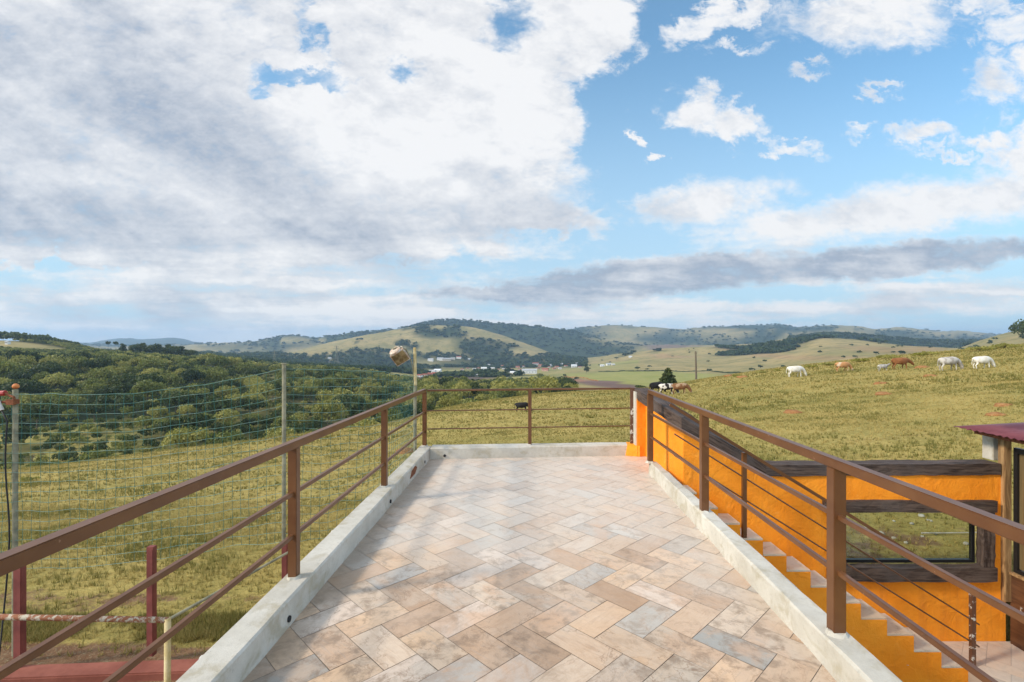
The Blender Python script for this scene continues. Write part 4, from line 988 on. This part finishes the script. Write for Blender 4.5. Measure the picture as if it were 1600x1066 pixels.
tag(st_.build('stick', MATS['stone_grey'], origin=(x0, D0, -.9)), 'thin pale stick lying in the grass behind the low window', 'stick')

# ---------------------------------------------------------------- trees
def quad_leaves(ctrs, nrms, size, rn, jitter=.8):
    m = len(ctrs); n = nrms+rn.normal(0, jitter, (m, 3)); n /= np.linalg.norm(n, axis=1)[:, None]+1e-9
    a = np.cross(n, rn.normal(0, 1, (m, 3))); a /= np.linalg.norm(a, axis=1)[:, None]+1e-9; b = np.cross(n, a)
    s = size*(.6+.8*rn.random(m))[:, None]
    return np.stack([ctrs-a*s-b*s*.6, ctrs+a*s-b*s*.6, ctrs+a*s*.8+b*s*.7, ctrs-a*s*.8+b*s*.7], 1).reshape(-1, 3)
def crown_pts(kind, n, seed):
    rn = np.random.default_rng(seed); lob = []
    if kind == 'round':
        for k in range(13): an = rn.random()*6.28; r = rn.random()**.5*.62; h = .52+.36*rn.random()*(1-r*.6); lob.append((r*math.cos(an), r*math.sin(an), h, .24+.16*rn.random()))
        lob += [(0, 0, .78, .34), (0, 0, .5, .4)]
    elif kind == 'tall':
        for k in range(12): an = rn.random()*6.28; h = .28+.68*k/12; r = rn.random()*.30*(1.1-h*.7); lob.append((r*math.cos(an), r*math.sin(an), h, (.26-.12*h)*(.8+.5*rn.random())))
    elif kind == 'umbrella':
        for k in range(11): an = rn.random()*6.28; r = rn.random()**.5*.55; lob.append((r*math.cos(an), r*math.sin(an), .80+.12*rn.random()-r*.12, .15+.06*rn.random()))
    elif kind == 'cone':
        for k in range(16): h = .08+.86*k/16; an = k*2.4; r = .26*(1-h); lob.append((r*math.cos(an), r*math.sin(an), h, .07+.24*(1-h)*.8))
    elif kind == 'bush':
        for k in range(9): an = rn.random()*6.28; r = rn.random()**.5*.7; lob.append((r*math.cos(an), r*math.sin(an), .28+.3*rn.random()*(1-r*.5), .26+.14*rn.random()))
    lob = np.array(lob); w = lob[:, 3]**2; pick = rn.choice(len(lob), n, p=w/w.sum())
    d = rn.normal(0, 1, (n, 3)); d[:, 2] = np.where(d[:, 2] < -.3, -d[:, 2]*.6, d[:, 2]); d /= np.linalg.norm(d, axis=1)[:, None]
    rad = lob[pick, 3]*(.62+.45*rn.random(n)**.6)
    return lob[pick, :3]+d*rad[:, None]*np.array([1, 1, .8]), d, rn, pick, len(lob)
def crown_mesh(kind, n, size, seed, mat):
    c, d, rn, pick, nl = crown_pts(kind, n, seed); V = quad_leaves(c, d, size, rn)
    lobr = rn.random(nl)*.5; k = np.clip(lobr[pick]+rn.random(n)*.5+np.clip(c[:, 2]-.6, -.2, .2)*.0, 0, 1)
    me = np_mesh('_crown', V, np.arange(len(V)).reshape(-1, 4), MATS[mat], {'leafrnd': ('FLOAT', 'POINT', np.repeat(k, 4))}); me.name = 'crown_'+kind; return me
def trunk_mesh(kind, seed, bare=False):
    rn = random.Random(seed); mb = MB(); top = .9 if kind in ('cone', 'tall', 'umbrella') else .6
    mb.tube([(0, 0, -.12), (.01, 0, .15), (-.01, .01, .4), (.01, 0, top)], [.03, .022, .017, .006], 7)
    for k in range(9 if bare else 6):
        an = rn.random()*6.28; h = .25+.3*rn.random() if kind != 'umbrella' else .7+.12*rn.random(); r = .28+.2*rn.random()
        mb.tube([(0, 0, h), (math.cos(an)*r*.5, math.sin(an)*r*.5, h+.12), (math.cos(an)*r, math.sin(an)*r, h+.26)], [.012, .008, .003], 5)
    me = bpy.data.meshes.new('trunk_'+kind); me.from_pydata(mb.v, [], mb.f); me.update(); me.materials.append(MATS['bark']); return me
TYPES = {}
for nm, kind, n, size, seed, mat in (('broad_dark', 'round', 1500, .040, 1, 'leaf_dark'), ('broad_dark2', 'round', 1500, .040, 11, 'leaf_dark'), ('broad_mid', 'round', 1500, .038, 2, 'leaf_mid'), ('broad_mid2', 'round', 1500, .040, 12, 'leaf_mid'),
                                    ('broad_olive', 'round', 1400, .040, 3, 'leaf_olive'), ('bush_yellow', 'bush', 900, .05, 4, 'leaf_yellow'), ('bush_olive', 'bush', 900, .05, 5, 'leaf_olive'), ('bush_dark', 'bush', 900, .05, 15, 'leaf_dark'),
                                    ('bush_dry', 'bush', 420, .035, 6, 'leaf_dry'), ('tall_dark', 'tall', 1200, .034, 7, 'leaf_dark'), ('umbrella', 'umbrella', 900, .03, 8, 'leaf_dark'), ('cone', 'cone', 1500, .036, 9, 'leaf_dark')):
    TYPES[nm] = (crown_mesh(kind, n, size, seed, mat), trunk_mesh(kind, seed, mat == 'leaf_dry'))
def plant_tree(typ, p, h, wscale, label, cat='tree', group=None, name='tree'):
    cm, tm = TYPES[typ]
    e = empty(name, (p[0], p[1], p[2]), label, cat, group, rz=random.uniform(0, 6.28)); e.scale = (h*wscale, h*wscale, h)
    c = bpy.data.objects.new('crown', cm); COL.objects.link(c); c.parent = e
    if True: t = bpy.data.objects.new('trunk', tm); COL.objects.link(t); t.parent = e
    return e
LAB = {'broad_dark': 'dark green rounded tree in the wooded valley left of the terrace', 'broad_mid': 'mid green rounded tree in the wooded valley left of the terrace', 'broad_olive': 'olive spreading tree in the wooded valley left of the terrace',
       'bush_yellow': 'yellow green bush on the scrubby slope beyond the net', 'bush_olive': 'olive bush on the scrubby slope beyond the net', 'bush_dark': 'dark green bush on the scrubby slope beyond the net', 'bush_dry': 'greyish dry bush on the scrubby slope beyond the net', 'tall_dark': 'narrow dark tree rising above the valley wood'}
# scatter positions of the valley wood
cand = []
rn = np.random.default_rng(12)
occ = {}
def free(x, y, r):
    k = (int(x//8), int(y//8))
    for i in (-1, 0, 1):
        for j in (-1, 0, 1):
            for (a_, b_, c_) in occ.get((k[0]+i, k[1]+j), ()):
                if (a_-x)**2+(b_-y)**2 < ((r+c_)*.86)**2: return False
    occ.setdefault(k, []).append((x, y, r)); return True
for _ in range(42000):
    px = rn.uniform(-90, 900); D = math.sqrt(rn.uniform(95**2, 640**2)); 
    fo = val('forest', px, D); x = (px-800)/F*D
    if D < 110 and px > 640: continue
    if fo < .45:
        if val('green', px, D) > .08 and rn.random() < .9 and D < 420:
            h = rn.uniform(1.3, 3.8)
            if free(x, D, h*.62): cand.append((D, px, x, 'bush', h))
        continue
    h = rn.choice([5, 6.5, 8, 10, 12])*rn.uniform(.85, 1.15)*(1.0 if D > 200 else .8)
    if px > 300 and D > 380: h *= .6
    if px <= 300 and D > 430: h = min(h, 3.6)
    elif px < 130 and D > 350: h = min(h, 5)
    elif px <= 320 and D > 320: h = min(h, 6.5)
    if px > 560: h *= .8
    if free(x, D, h*.60): cand.append((D, px, x, 'tree', h))
print('candidates', len(cand))
# the ones that show largest become things, the rest one wood
cand.sort(key=lambda c: -c[4]/c[0] if (c[1] > -40) else 0)
ind = []; rest = []
for c in cand:
    (ind if len(ind) < 285 and c[1] > -30 else rest).append(c)
def where(px, z, D):
    a = 'left of the capped net post' if px < 23 else 'just right of the capped net post' if px < 150 else 'midway behind the left net' if px < 310 else 'just left of the plain net post' if px < 443 else 'behind the net near the lamp post' if px < 650 else 'beyond the far railing'
    b = 'at the slope foot' if D < 180 else 'halfway upslope' if D < 260 else 'high upslope'
    return b+' '+a
for D, px, x, k, h in ind:
    z = ground_z(x, D)
    if k == 'tree': typ = random.choices(['broad_dark', 'broad_dark2', 'broad_mid', 'broad_mid2', 'broad_olive', 'tall_dark'], [4, 4, 3.2, 3.2, 5.5, 1.2])[0]
    else: typ = random.choices(['bush_olive', 'bush_dark', 'bush_dry', 'bush_yellow', 'broad_mid'], [4, 2.5, 2, 1.4, 1.4])[0]
    lab = LAB[typ.rstrip('2')].replace('in the wooded valley left of the terrace', 'WHERE').replace('on the scrubby slope beyond the net', 'WHERE').replace('rising above the valley wood', 'WHERE').replace('WHERE', where(px, z, D)); ws = random.uniform(.60, .85)*(1.0 if k == 'tree' else 1.2)
    plant_tree(typ, (x, D, z-.4), h, ws, lab, 'tree' if k == 'tree' or typ == 'broad_mid' else 'bush', 'trees and bushes of the wooded valley' if True else None, 'tree' if k == 'tree' or typ == 'broad_mid' else 'bush')
def wood(name, items, nleaf, lsize, mat, label, seeds=5):
    protos = []
    for s in range(seeds):
        c, d, r_, pick, nl = crown_pts('round', nleaf, 50+s); protos.append((quad_leaves(c, d, lsize, r_), np.repeat(np.clip(r_.random(nl)[pick]*.6+r_.random(nleaf)*.4, 0, 1), 4)))
    Vs = []; Cs = []
    for (x, y, z, h, w) in items:
        v, k = protos[random.randrange(seeds)]; an = random.uniform(0, 6.28); ca, sa = math.cos(an), math.sin(an)
        Vs.append(np.stack([x+(v[:, 0]*ca-v[:, 1]*sa)*h*w, y+(v[:, 0]*sa+v[:, 1]*ca)*h*w, z+v[:, 2]*h], -1)); Cs.append(np.clip(k*.55+random.uniform(-.15, .6), 0, 1))
    V = np.concatenate(Vs); o = np_mesh(name, V, np.arange(len(V)).reshape(-1, 4), MATS[mat], {'leafrnd': ('FLOAT', 'POINT', np.nan_to_num(np.concatenate(Cs)))}); tag(o, label, 'wood', kind='stuff'); return o
mats_w = {0: [], 1: [], 2: []}
for D, px, x, k, h in rest:
    z = ground_z(x, D); mats_w[random.choices([0, 1, 2], [5, 4, 4])[0]].append((x, D, z-.4, h, random.uniform(.60, .88)))
wood('wooded_valley', mats_w[0], 330, .075, 'leaf_dark', 'dark green mass of the wooded valley')
wood('wooded_valley', mats_w[1], 330, .075, 'leaf_mid', 'mid green mass of the wooded valley')
wood('wooded_valley', mats_w[2], 330, .075, 'leaf_olive', 'olive green mass of the wooded valley')
houses = [(664,588,6,'wall_cream','roof_red'),(672,588,9,'wall_pink','roof_red'),(679,586,7,'wall_white','roof_red'),(684,582,9,'wall_white','roof_white'),(676,583,8,'wall_white','roof_grey'),(656,589,6,'wall_white','roof_red'),
 (673,564,7,'wall_white','roof_grey'),(688,563,8,'wall_white','roof_grey'),(698,563.5,11,'wall_cream','roof_grey'),(717,560,6,'wall_white','roof_red'),(733,562,3,'wall_white','roof_white'),(708,562,5,'wall_cream','roof_grey'),
 (756,578,7,'wall_white','roof_white'),(770,577,5,'wall_white','roof_grey'),(796,578,4,'wall_cream','roof_red'),(809,575,5,'wall_pink','roof_red'),(802,585,8,'wall_cream','roof_white'),(827,584,19,'wall_white','roof_grey'),
 (837,571,8,'wall_white','roof_red'),(845,573,6,'wall_pink','roof_red'),(852,580,8,'wall_pink','roof_red'),(862,572,5,'wall_white','roof_grey'),(870,575,5,'wall_cream','roof_red'),(877,570,4,'wall_white','roof_white'),
 (897,574,7,'wall_white','roof_white'),(901,569,3,'wall_white','roof_grey'),(884,573,4,'wall_cream','roof_red'),(941,573,5,'wall_white','roof_white'),(951,571,6,'wall_white','roof_grey'),(958,571,4,'wall_cream','roof_white'),(985,559,4,'wall_white','roof_white'),
 (330,563,12,'wall_cream','roof_red'),(355,563,7,'wall_white','roof_white'),(375,567,5,'wall_white','roof_white'),(515,561,4,'wall_white','roof_grey'),(12,538,5,'wall_white','roof_grey'),(722,579,4,'wall_white','roof_red'),(731,577,3,'wall_cream','roof_red'),(741,578,4,'wall_white','roof_grey'),(748,576,3,'wall_pink','roof_red'),(779,579,3,'wall_white','roof_red'),(787,578,4,'wall_cream','roof_grey'),(812,579,4,'wall_white','roof_red'),(841,577,4,'wall_cream','roof_red'),(858,575,3,'wall_white','roof_red'),(866,577,4,'wall_pink','roof_red'),(875,577,4,'wall_white','roof_grey'),(889,570,3,'wall_cream','roof_red'),(906,575,3,'wall_white','roof_red'),(668,585,4,'wall_cream','roof_red'),(691,585,4,'wall_white','roof_red'),(764,571,3,'wall_white','roof_grey'),(745,588,5,'wall_cream','roof_grey'),(785,573,4,'wall_cream','roof_red'),(818,574,4,'wall_white','roof_red')]
HP = [(px, w*.6+1.6, on_ground(px, py, 420, 2300).y) for px, py, w, _, _ in houses]
# far woods on the hills: one clump per few metres where the land is wooded
far_items = []
rr = np.random.default_rng(5)
for _ in range(150000):
    px = rr.uniform(-60, 1660); i = rr.integers(0, nr-1); c = int(col_of(px)); D = GD[i, c]+(GD[i+1, c]-GD[i, c])*rr.random()
    if D < 640 or D > 5200: continue
    wooded = CV['forest'][i, c] >= .5
    if px < 640 and D < 640: continue
    # keep what faces the camera
    if CV['forest'][i, c] < .5 and not (rr.random() < .006): continue
    if GPY[i+1, c] > GPY[i, c]+.05: continue
    if any(abs(px-hx) < hw and hD*.86 < D < hD+8 for hx, hw, hD in HP): continue
    x = (px-800)/F*D; s = min(7.5+D*.0014, 12.5) if wooded else 4.5
    far_items.append((x, D, GZ[i, c]*(1)-1 if False else ground_z(x, D)-s*.25, s*rr.uniform(.7, 1.15), rr.uniform(.9, 1.3)))
print('far', len(far_items))
wood('far_woods', far_items, 26, .24, 'leaf_far', 'dark woods on the far hills')

# named trees that stand out
def lone(px, py, hpx, typ, ws, label, D=None, cat='tree', group=None, lo=7, hi=9000):
    if D is None: p = on_ground(px, py, lo, hi)
    else: x = (px-800)/F*D; p = Vector((x, D, ground_z(x, D)))
    h = hpx/F*p.y; return plant_tree(typ, p, h, ws, label, cat, group, 'bush' if cat == 'bush' else 'tree')
lone(1044, 601, 30, 'cone', 1.15, 'dark conifer standing behind the spotted cow at the crest of the pasture', D=118)
lone(1003, 604, 8, 'bush_dark', 1.3, 'small dark bush left of the conifer at the crest', D=118, cat='bush')
lone(1268, 572, 15, 'bush_dry', .75, 'sparse bare looking tree above the crest beyond the lone white cow', D=150)
lone(843, 593, 9, 'broad_mid', .9, 'small round tree alone on the valley meadow', lo=400)
lone(886, 600, 10, 'broad_dark', 1.2, 'dark round tree beside the bare earth bank in the valley', lo=300)
lone(916, 584, 15, 'tall_dark', .6, 'slim tree on the meadow left of the field boundary', lo=300)
lone(996, 579, 6, 'broad_dark', .9, 'tiny dark tree on the field boundary line', lo=500)
lone(963, 562, 4, 'broad_dark', 1, 'tiny dark tree on the bare hillside near the white shed', lo=900)
for px, top, w in ((169, 533, .8), (180, 533.5, .7)):
    D = 520; x = (px-800)/F*D; z = ground_z(x, D); ht = yz(D, top)-z; plant_tree('umbrella', (x, D, z), ht, w*.42, 'leftmost umbrella shaped pine on the left skyline' if px == 170 else 'second umbrella shaped pine on the left skyline', 'tree', 'skyline pines')
for px, top, tp in ((192, 537, 'tall_dark'), (205, 543, 'tall_dark'), (215, 538, 'broad_dark'), (222, 536, 'tall_dark'), (240, 539, 'broad_dark'), (248, 537, 'tall_dark'), (262, 538, 'tall_dark'), (272, 541, 'broad_dark'), (285, 541, 'tall_dark'), (298, 547, 'broad_dark')):
    D = 500; x = (px-800)/F*D; z = ground_z(x, D); ht = yz(D, top)-z; plant_tree(tp, (x, D, z), ht, 1.0 if tp == 'tall_dark' else .8, 'tall dark tree in the row on the left skyline under the blue mountains', 'tree', 'skyline row of tall trees')
sky_l = []
for px in np.arange(-60, 140, 2.6):
    D = 575+random.uniform(-10, 25); x = (px-800)/F*D; z = ground_z(x, D)
    top = np.interp(px, [-60, 0, 40, 70, 100, 125, 140], [517, 520, 522, 526, 531, 538, 545])+random.uniform(-1.5, 2.5); sky_l.append((x, D, z-1, max(yz(D, top)-z+1, 4), random.uniform(.7, 1)))
wood('ridge_wood', sky_l, 150, .10, 'leaf_dark', 'dark wood along the ridge at the far left')
# tree line on the right hill and at the right edge
for px, h, tp in ((1610, 20, 'broad_dark'),):
    D = 420; x = (px-800)/F*D; z = ground_z(x, D); top = 499
    plant_tree(tp, (x, D, z-1), yz(D, top)-z+1, .62, 'dark tree cut off by the right edge of the photograph' , 'tree')
# tufts along the crest of the pasture
for i, (px, py, w) in enumerate(((1268, 572, 20), (1290, 569, 24), (1315, 566, 20), (1345, 563, 26), (1385, 558, 30), (1398, 557, 20), (1437, 554, 26), (1455, 552, 26), (1530, 546, 34), (1545, 545, 20), (1571, 541, 34), (1588, 540, 22), (1215, 577, 14), (1190, 580, 16), (790, 627, 14), (1150, 586, 18), (46, 748, 26), (548, 671, 12), (779, 637, 10))):
    p = on_ground(px, py+3); w_ = w/F*p.y; e = plant_tree('bush_olive' if i % 3 else 'bush_yellow', p-Vector((0, 0, w_*.08)), w_*.42, 1.15, 'tussock of tall green grass on the crest of the pasture' if i < 14 or i == 15 else 'tussock of tall green grass low on the pasture', 'tussock', 'grass tussocks', 'tussock')
    e.children[1].hide_render = False
# ---------------------------------------------------------------- cattle
def cow_mesh(head='graze'):
    nodes = []; edges = []
    def add(p, r, parent=None):
        nodes.append((p, r)); i = len(nodes)-1
        if parent is not None: edges.append((parent, i))
        return i
    pel = add((-.62, 0, 1.04), (.31, .37)); midb = add((-.12, 0, .96), (.40, .43), pel); ch = add((.42, 0, .98), (.34, .43), midb)
    wi = add((.68, 0, 1.10), (.23, .32), ch)
    if head == 'graze': path = [((.95, 0, .88), (.17, .24)), ((1.12, 0, .58), (.13, .18)), ((1.22, 0, .36), (.13, .15)), ((1.36, 0, .12), (.085, .09))]
    elif head == 'low': path = [((.98, 0, 1.0), (.17, .24)), ((1.2, 0, .85), (.13, .17)), ((1.36, 0, .72), (.13, .15)), ((1.52, 0, .50), (.085, .09))]
    else: path = [((.95, 0, 1.28), (.13, .17)), ((1.14, 0, 1.42), (.11, .13)), ((1.30, 0, 1.42), (.10, .11)), ((1.52, 0, 1.30), (.062, .062))]
    k = wi; ids = []
    for p, r in path: k = add(p, r, k); ids.append(k)
    hp = Vector(path[2][0])
    for s in (-1, 1): e = add((hp.x-.07, s*.13, hp.z+.06), (.03, .03), ids[2]); add((hp.x-.10, s*.24, hp.z+.05), (.025, .04), e)
    rump = add((-.90, 0, 1.10), (.20, .24), pel); tl = add((-1.04, 0, 1.08), (.04, .04), rump); tl = add((-1.10, 0, .75), (.025, .025), tl); add((-1.09, 0, .45), (.04, .04), tl)
    for s, off in ((-1, .06), (1, -.05)):
        a = add((.44, s*.19, .72), (.105, .12), ch); b = add((.46+off, s*.20, .42), (.058, .062), a); c = add((.44+off*1.5, s*.20, .16), (.042, .045), b); add((.47+off*1.5, s*.20, .03), (.052, .058), c)
        a = add((-.66, s*.20, .74), (.14, .16), pel); b = add((-.62-off, s*.21, .58), (.085, .10), a); c = add((-.82-off, s*.21, .40), (.055, .055), b); d = add((-.76-off, s*.21, .15), (.042, .045), c); add((-.73-off, s*.21, .03), (.052, .058), d)
    me = bpy.data.meshes.new('cow_raw'); me.from_pydata([n[0] for n in nodes], edges, []); me.update()
    o = bpy.data.objects.new('cow_raw', me); COL.objects.link(o)
    m = o.modifiers.new('skin', 'SKIN'); m.use_smooth_shade = True
    for i, (p, r) in enumerate(nodes): me.skin_vertices[0].data[i].radius = (r[0], r[1])
    me.skin_vertices[0].data[0].use_root = True
    s = o.modifiers.new('sub', 'SUBSURF'); s.levels = 1; s.render_levels = 1
    dg = bpy.context.evaluated_depsgraph_get(); dg.update(); out = bpy.data.meshes.new_from_object(o.evaluated_get(dg))
    bpy.data.objects.remove(o); return out
def cow_mat(name, c1, c2, thr, scale=1.6, fine=None):
    def fn(g, bs):
        p = obco(g); n = g.noise(p, scale, 2, .4)
        c = g.mix(g.ramp(n, thr-.02, thr+.02), c1, c2)
        if fine: c = g.mix(g.ramp(g.noise(p, 9, 4, .7), .45, .6), c, fine)
        return c
    return material(name, fn, .7, .2)
cow_mat('hide_black', (.014, .012, .012), (.02, .017, .016), .5)
cow_mat('hide_spotted', (.016, .013, .012), (.55, .50, .44), .50, 2.2)
cow_mat('hide_brown_white', (.17, .075, .03), (.33, .22, .13), .52, 1.8)
cow_mat('hide_white', (.62, .57, .48), (.68, .64, .57), .5, 2)
cow_mat('hide_tan', (.45, .22, .09), (.56, .42, .29), .56, 1.4)
cow_mat('hide_grey', (.34, .30, .26), (.50, .46, .41), .5, 2)
cow_mat('hide_speckled', (.42, .39, .35), (.54, .51, .47), .5, 2, (.10, .09, .085))
cow_mat('hide_brown', (.20, .075, .025), (.25, .10, .035), .5)
material('horn', lambda g, bs: (.30, .26, .20), .5, .4)
poses = {k: cow_mesh(k) for k in ('graze', 'low', 'up')}
cows = [(816, 643.5, 16, 0, 'graze', 'hide_black', 'black cow grazing alone, half hidden by the middle post of the far railing', 0),
        (1026, 615, 19, 25, 'graze', 'hide_black', 'black cow grazing at the left of the close trio by the terrace corner', 0),
        (1043, 616.5, 18.5, -20, 'graze', 'hide_spotted', 'black and white patched cow grazing in the middle of the close trio', 0),
        (1063, 616, 18.5, -15, 'graze', 'hide_brown_white', 'brown and cream cow grazing at the right of the close trio', 0),
        (1243, 589, 18.5, 0, 'graze', 'hide_white', 'lone white cow grazing on the crest between the trio and the tan cow', 1),
        (1317, 581, 16.5, 0, 'graze', 'hide_tan', 'tan cow with pale head and legs grazing left of the speckled calf', 0),
        (1380, 580, 12.5, 0, 'up', 'hide_speckled', 'small grey speckled calf standing behind the brown horned cow', 0),
        (1407, 577, 19.5, 0, 'low', 'hide_brown', 'reddish brown horned cow walking with lowered head', 1),
        (1483, 579, 23, 0, 'graze', 'hide_grey', 'light grey cow grazing beside the white cow at the right', 1),
        (1535, 576, 21, 0, 'graze', 'hide_white', 'white cow grazing furthest right in the pasture', 1)]
for px, py, hp, rot, pose, mat, lab, horns in cows:
    p = on_ground(px, py); sc_ = hp/F*p.y/(1.42 if pose != 'up' else 1.52)
    e = empty('cow', p+Vector((0, 0, -.03)), lab, 'cow', 'cattle grazing in the pasture', rz=R(rot)); e.scale = (sc_*1.0,)*3
    me = poses[pose].copy(); me.materials.clear(); me.materials.append(MATS[mat]); me.name = 'cow_body'
    b = bpy.data.objects.new('body', me); COL.objects.link(b); b.parent = e
    if horns:
        hd = Vector({'graze': (1.20, 0, .50), 'low': (1.34, 0, .86), 'up': (1.2, 0, 1.5)}[pose])
        for s in (-1, 1):
            mb = MB(); mb.tube([hd+Vector((0, s*.06, 0)), hd+Vector((.02, s*.16, .05)), hd+Vector((.05, s*.18, .15))], [.025, .018, .006], 6)
            h_ = mb.build('horn', MATS['horn']); h_.parent = e
# ---------------------------------------------------------------- village, pylons, pole, field boundary
for n_, c in (('wall_white', (.72, .70, .66)), ('wall_cream', (.55, .47, .36)), ('wall_pink', (.52, .30, .22)), ('roof_red', (.30, .10, .065)), ('roof_grey', (.42, .42, .42)), ('roof_white', (.66, .66, .65)), ('window_dark', (.05, .05, .055))):
    material(n_, (lambda c: lambda g, bs: g.mix(g.ramp(g.noise(g.pos(), .5, 4), .3, .7), tuple(k*.88 for k in c), c))(c), .8, .2)
wn = {'wall_white': 'white walled', 'wall_cream': 'cream walled', 'wall_pink': 'pinkish walled'}; rnm = {'roof_red': 'red roof', 'roof_grey': 'grey roof', 'roof_white': 'pale roof'}
for px, py, w, wm, rm in houses:
    w *= 1.2
    p = on_ground(px, py, 420, 2300); W_ = w/F*p.y; d_ = min(W_*.7, 12); hh = max(2.8, min(W_*.32, 7)); rz = random.uniform(-.35, .35)
    big = W_ > 18; kind = 'warehouse' if big else 'house'
    where = 'near the valley floor left of centre' if 640 < px < 700 else 'at the foot of the wooded slope' if px < 640 else 'on the shelf below the tan hill' if py < 566 and px < 740 else 'in the distant village among dark trees' if px < 930 else 'at the right end of the distant village'
    e = empty(kind, p, f'small {wn[wm]} {kind} with {rnm[rm]} {where}' if not big else f'long {wn[wm]} {kind} with {rnm[rm]} {where}', kind, 'houses of the distant village', rz=rz)
    mb = MB(); mb.box((0, 0, hh/2-1), (W_, d_, hh+2)); o = mb.build('wall', MATS[wm]); o.parent = e
    mb = MB(); rh = min(d_*.28, 3); ov = .5
    mb.add([(-W_/2-ov, -d_/2-ov, hh-.1), (W_/2+ov, -d_/2-ov, hh-.1), (W_/2+ov, d_/2+ov, hh-.1), (-W_/2-ov, d_/2+ov, hh-.1), (-W_/2-ov, 0, hh+rh), (W_/2+ov, 0, hh+rh)], [(0, 1, 5, 4), (2, 3, 4, 5), (0, 4, 3), (1, 2, 5), (3, 2, 1, 0)])
    o = mb.build('roof', MATS[rm]); o.parent = e
    nw = max(2, int(W_/5))
    for i in range(min(nw, 5)):
        mb = MB(); mb.box((-W_/2+W_*(i+.5)/min(nw, 5), -d_/2-.03, hh*.5), (1.3, .1, 1.2)); o = mb.build('window', MATS['window_dark']); o.parent = e
def pylon(px, ytop, D, label):
    x = (px-800)/F*D; z = ground_z(x, D); h = yz(D, ytop)-z; mb = MB(); w = h*.10
    e = empty('power_pylon', (x, D, z), label, 'pylon', 'power pylons')
    for s in (-1, 1):
        for q in (-1, 1): mb.tube([(s*w, q*w, 0), (s*w*.25, q*w*.25, h*.75), (0, 0, h)], h*.006, 4)
    for i in range(8):
        f0 = i/8; f1 = (i+1)/8; a0 = w*(1-f0*.85); a1 = w*(1-f1*.85); mb.tube([(-a0, -a0, h*f0), (a1, -a1, h*f1)], h*.004, 3); mb.tube([(a0, -a0, h*f0), (-a1, -a1, h*f1)], h*.004, 3)
    o = mb.build('mast', MATS['galvanised']); o.parent = e
    mb = MB()
    for f, a in ((.72, .2), (.84, .16), (.94, .12)): mb.bar((-h*a, 0, h*f), (h*a, 0, h*f), h*.012, h*.012)
    o = mb.build('cross_arm', MATS['galvanised']); o.parent = e
pylon(429, 547, 900, 'faint lattice power pylon above the wood left of the plain net post')
pylon(526, 540, 1500, 'faint lattice power pylon on the lower slope of the tan hill')
D = 112; x = (1088-800)/F*D; z = ground_z(x, D); up_ = empty('utility_pole', (x, D, z), 'dark wooden pole standing alone on the crest right of the conifer', 'pole')
mb = MB(); mb.tube([(x, D, z-.5), (x-.15, D, yz(D, 549))], [.24, .17], 8); mb.build('shaft', MATS['bark'], up_)
mb = MB(); mb.bar((x-.45, D, yz(D, 552)), (x+.2, D, yz(D, 552)), .08, .08); mb.build('cross_arm', MATS['bark'], up_)
def strip(name, pts, h, w, mat, label, cat):
    P = [on_ground(px, py, 250, 1500) for px, py in pts]; vs = []; fs = []; rn_ = random.Random(4)
    Q_ = []
    for a_, b_ in zip(P[:-1], P[1:]):
        for i in range(24): Q_.append(a_.lerp(b_, i/24))
    Q_.append(P[-1])
    for p in Q_:
        z = ground_z(p.x, p.y); hh = h*rn_.uniform(.6, 1.3)
        vs += [(p.x, p.y-w, z-1), (p.x, p.y-w*.6, z+hh), (p.x, p.y+w*.6, z+hh), (p.x, p.y+w, z-1)]
    for i in range(len(Q_)-1):
        for k in range(3): a_ = i*4+k; fs.append((a_, a_+1, a_+5, a_+4))
    m = MB(); m.add(vs, fs); o = m.build(name, MATS[mat], origin=P[0]); tag(o, label, cat)
strip('hedge', [(935, 581), (990, 580.5), (1040, 579.5), (1110, 580), (1190, 583)], 1.6, 1.2, 'leaf_dark', 'long thin dark hedge bounding the bright green field', 'hedge')
strip('earth_bank', [(862, 592), (885, 589), (915, 591), (935, 596)], 1.2, 1.0, 'mound_earth', 'bare reddish earth bank by the valley meadow', 'bank')

zmin = float(GZ.min()); zmax = float(GZ.max())
mb = MB(); mb.box((0, 2000, (zmin-20+zmax+40)/2), (84000, 16000, zmax-zmin+60))
hz = mb.build('haze', None); hz.data.materials.clear()
hm = bpy.data.materials.new('haze_air'); hm.use_nodes = True; hm.node_tree.nodes.clear(); g = NT(hm.node_tree)
pv = g.new('ShaderNodeVolumePrincipled'); pv.inputs['Color'].default_value = (.52, .74, 1, 1); pv.inputs['Density'].default_value = 1.15e-4; pv.inputs['Anisotropy'].default_value = .2
g.l.new(pv.outputs[0], g.new('ShaderNodeOutputMaterial').inputs['Volume']); hz.data.materials.append(hm); tag(hz, 'thin bluish haze over the far hills', 'haze', kind='stuff')
for o in list(bpy.data.objects):
    if o.name.startswith('cow_raw'): bpy.data.objects.remove(o)
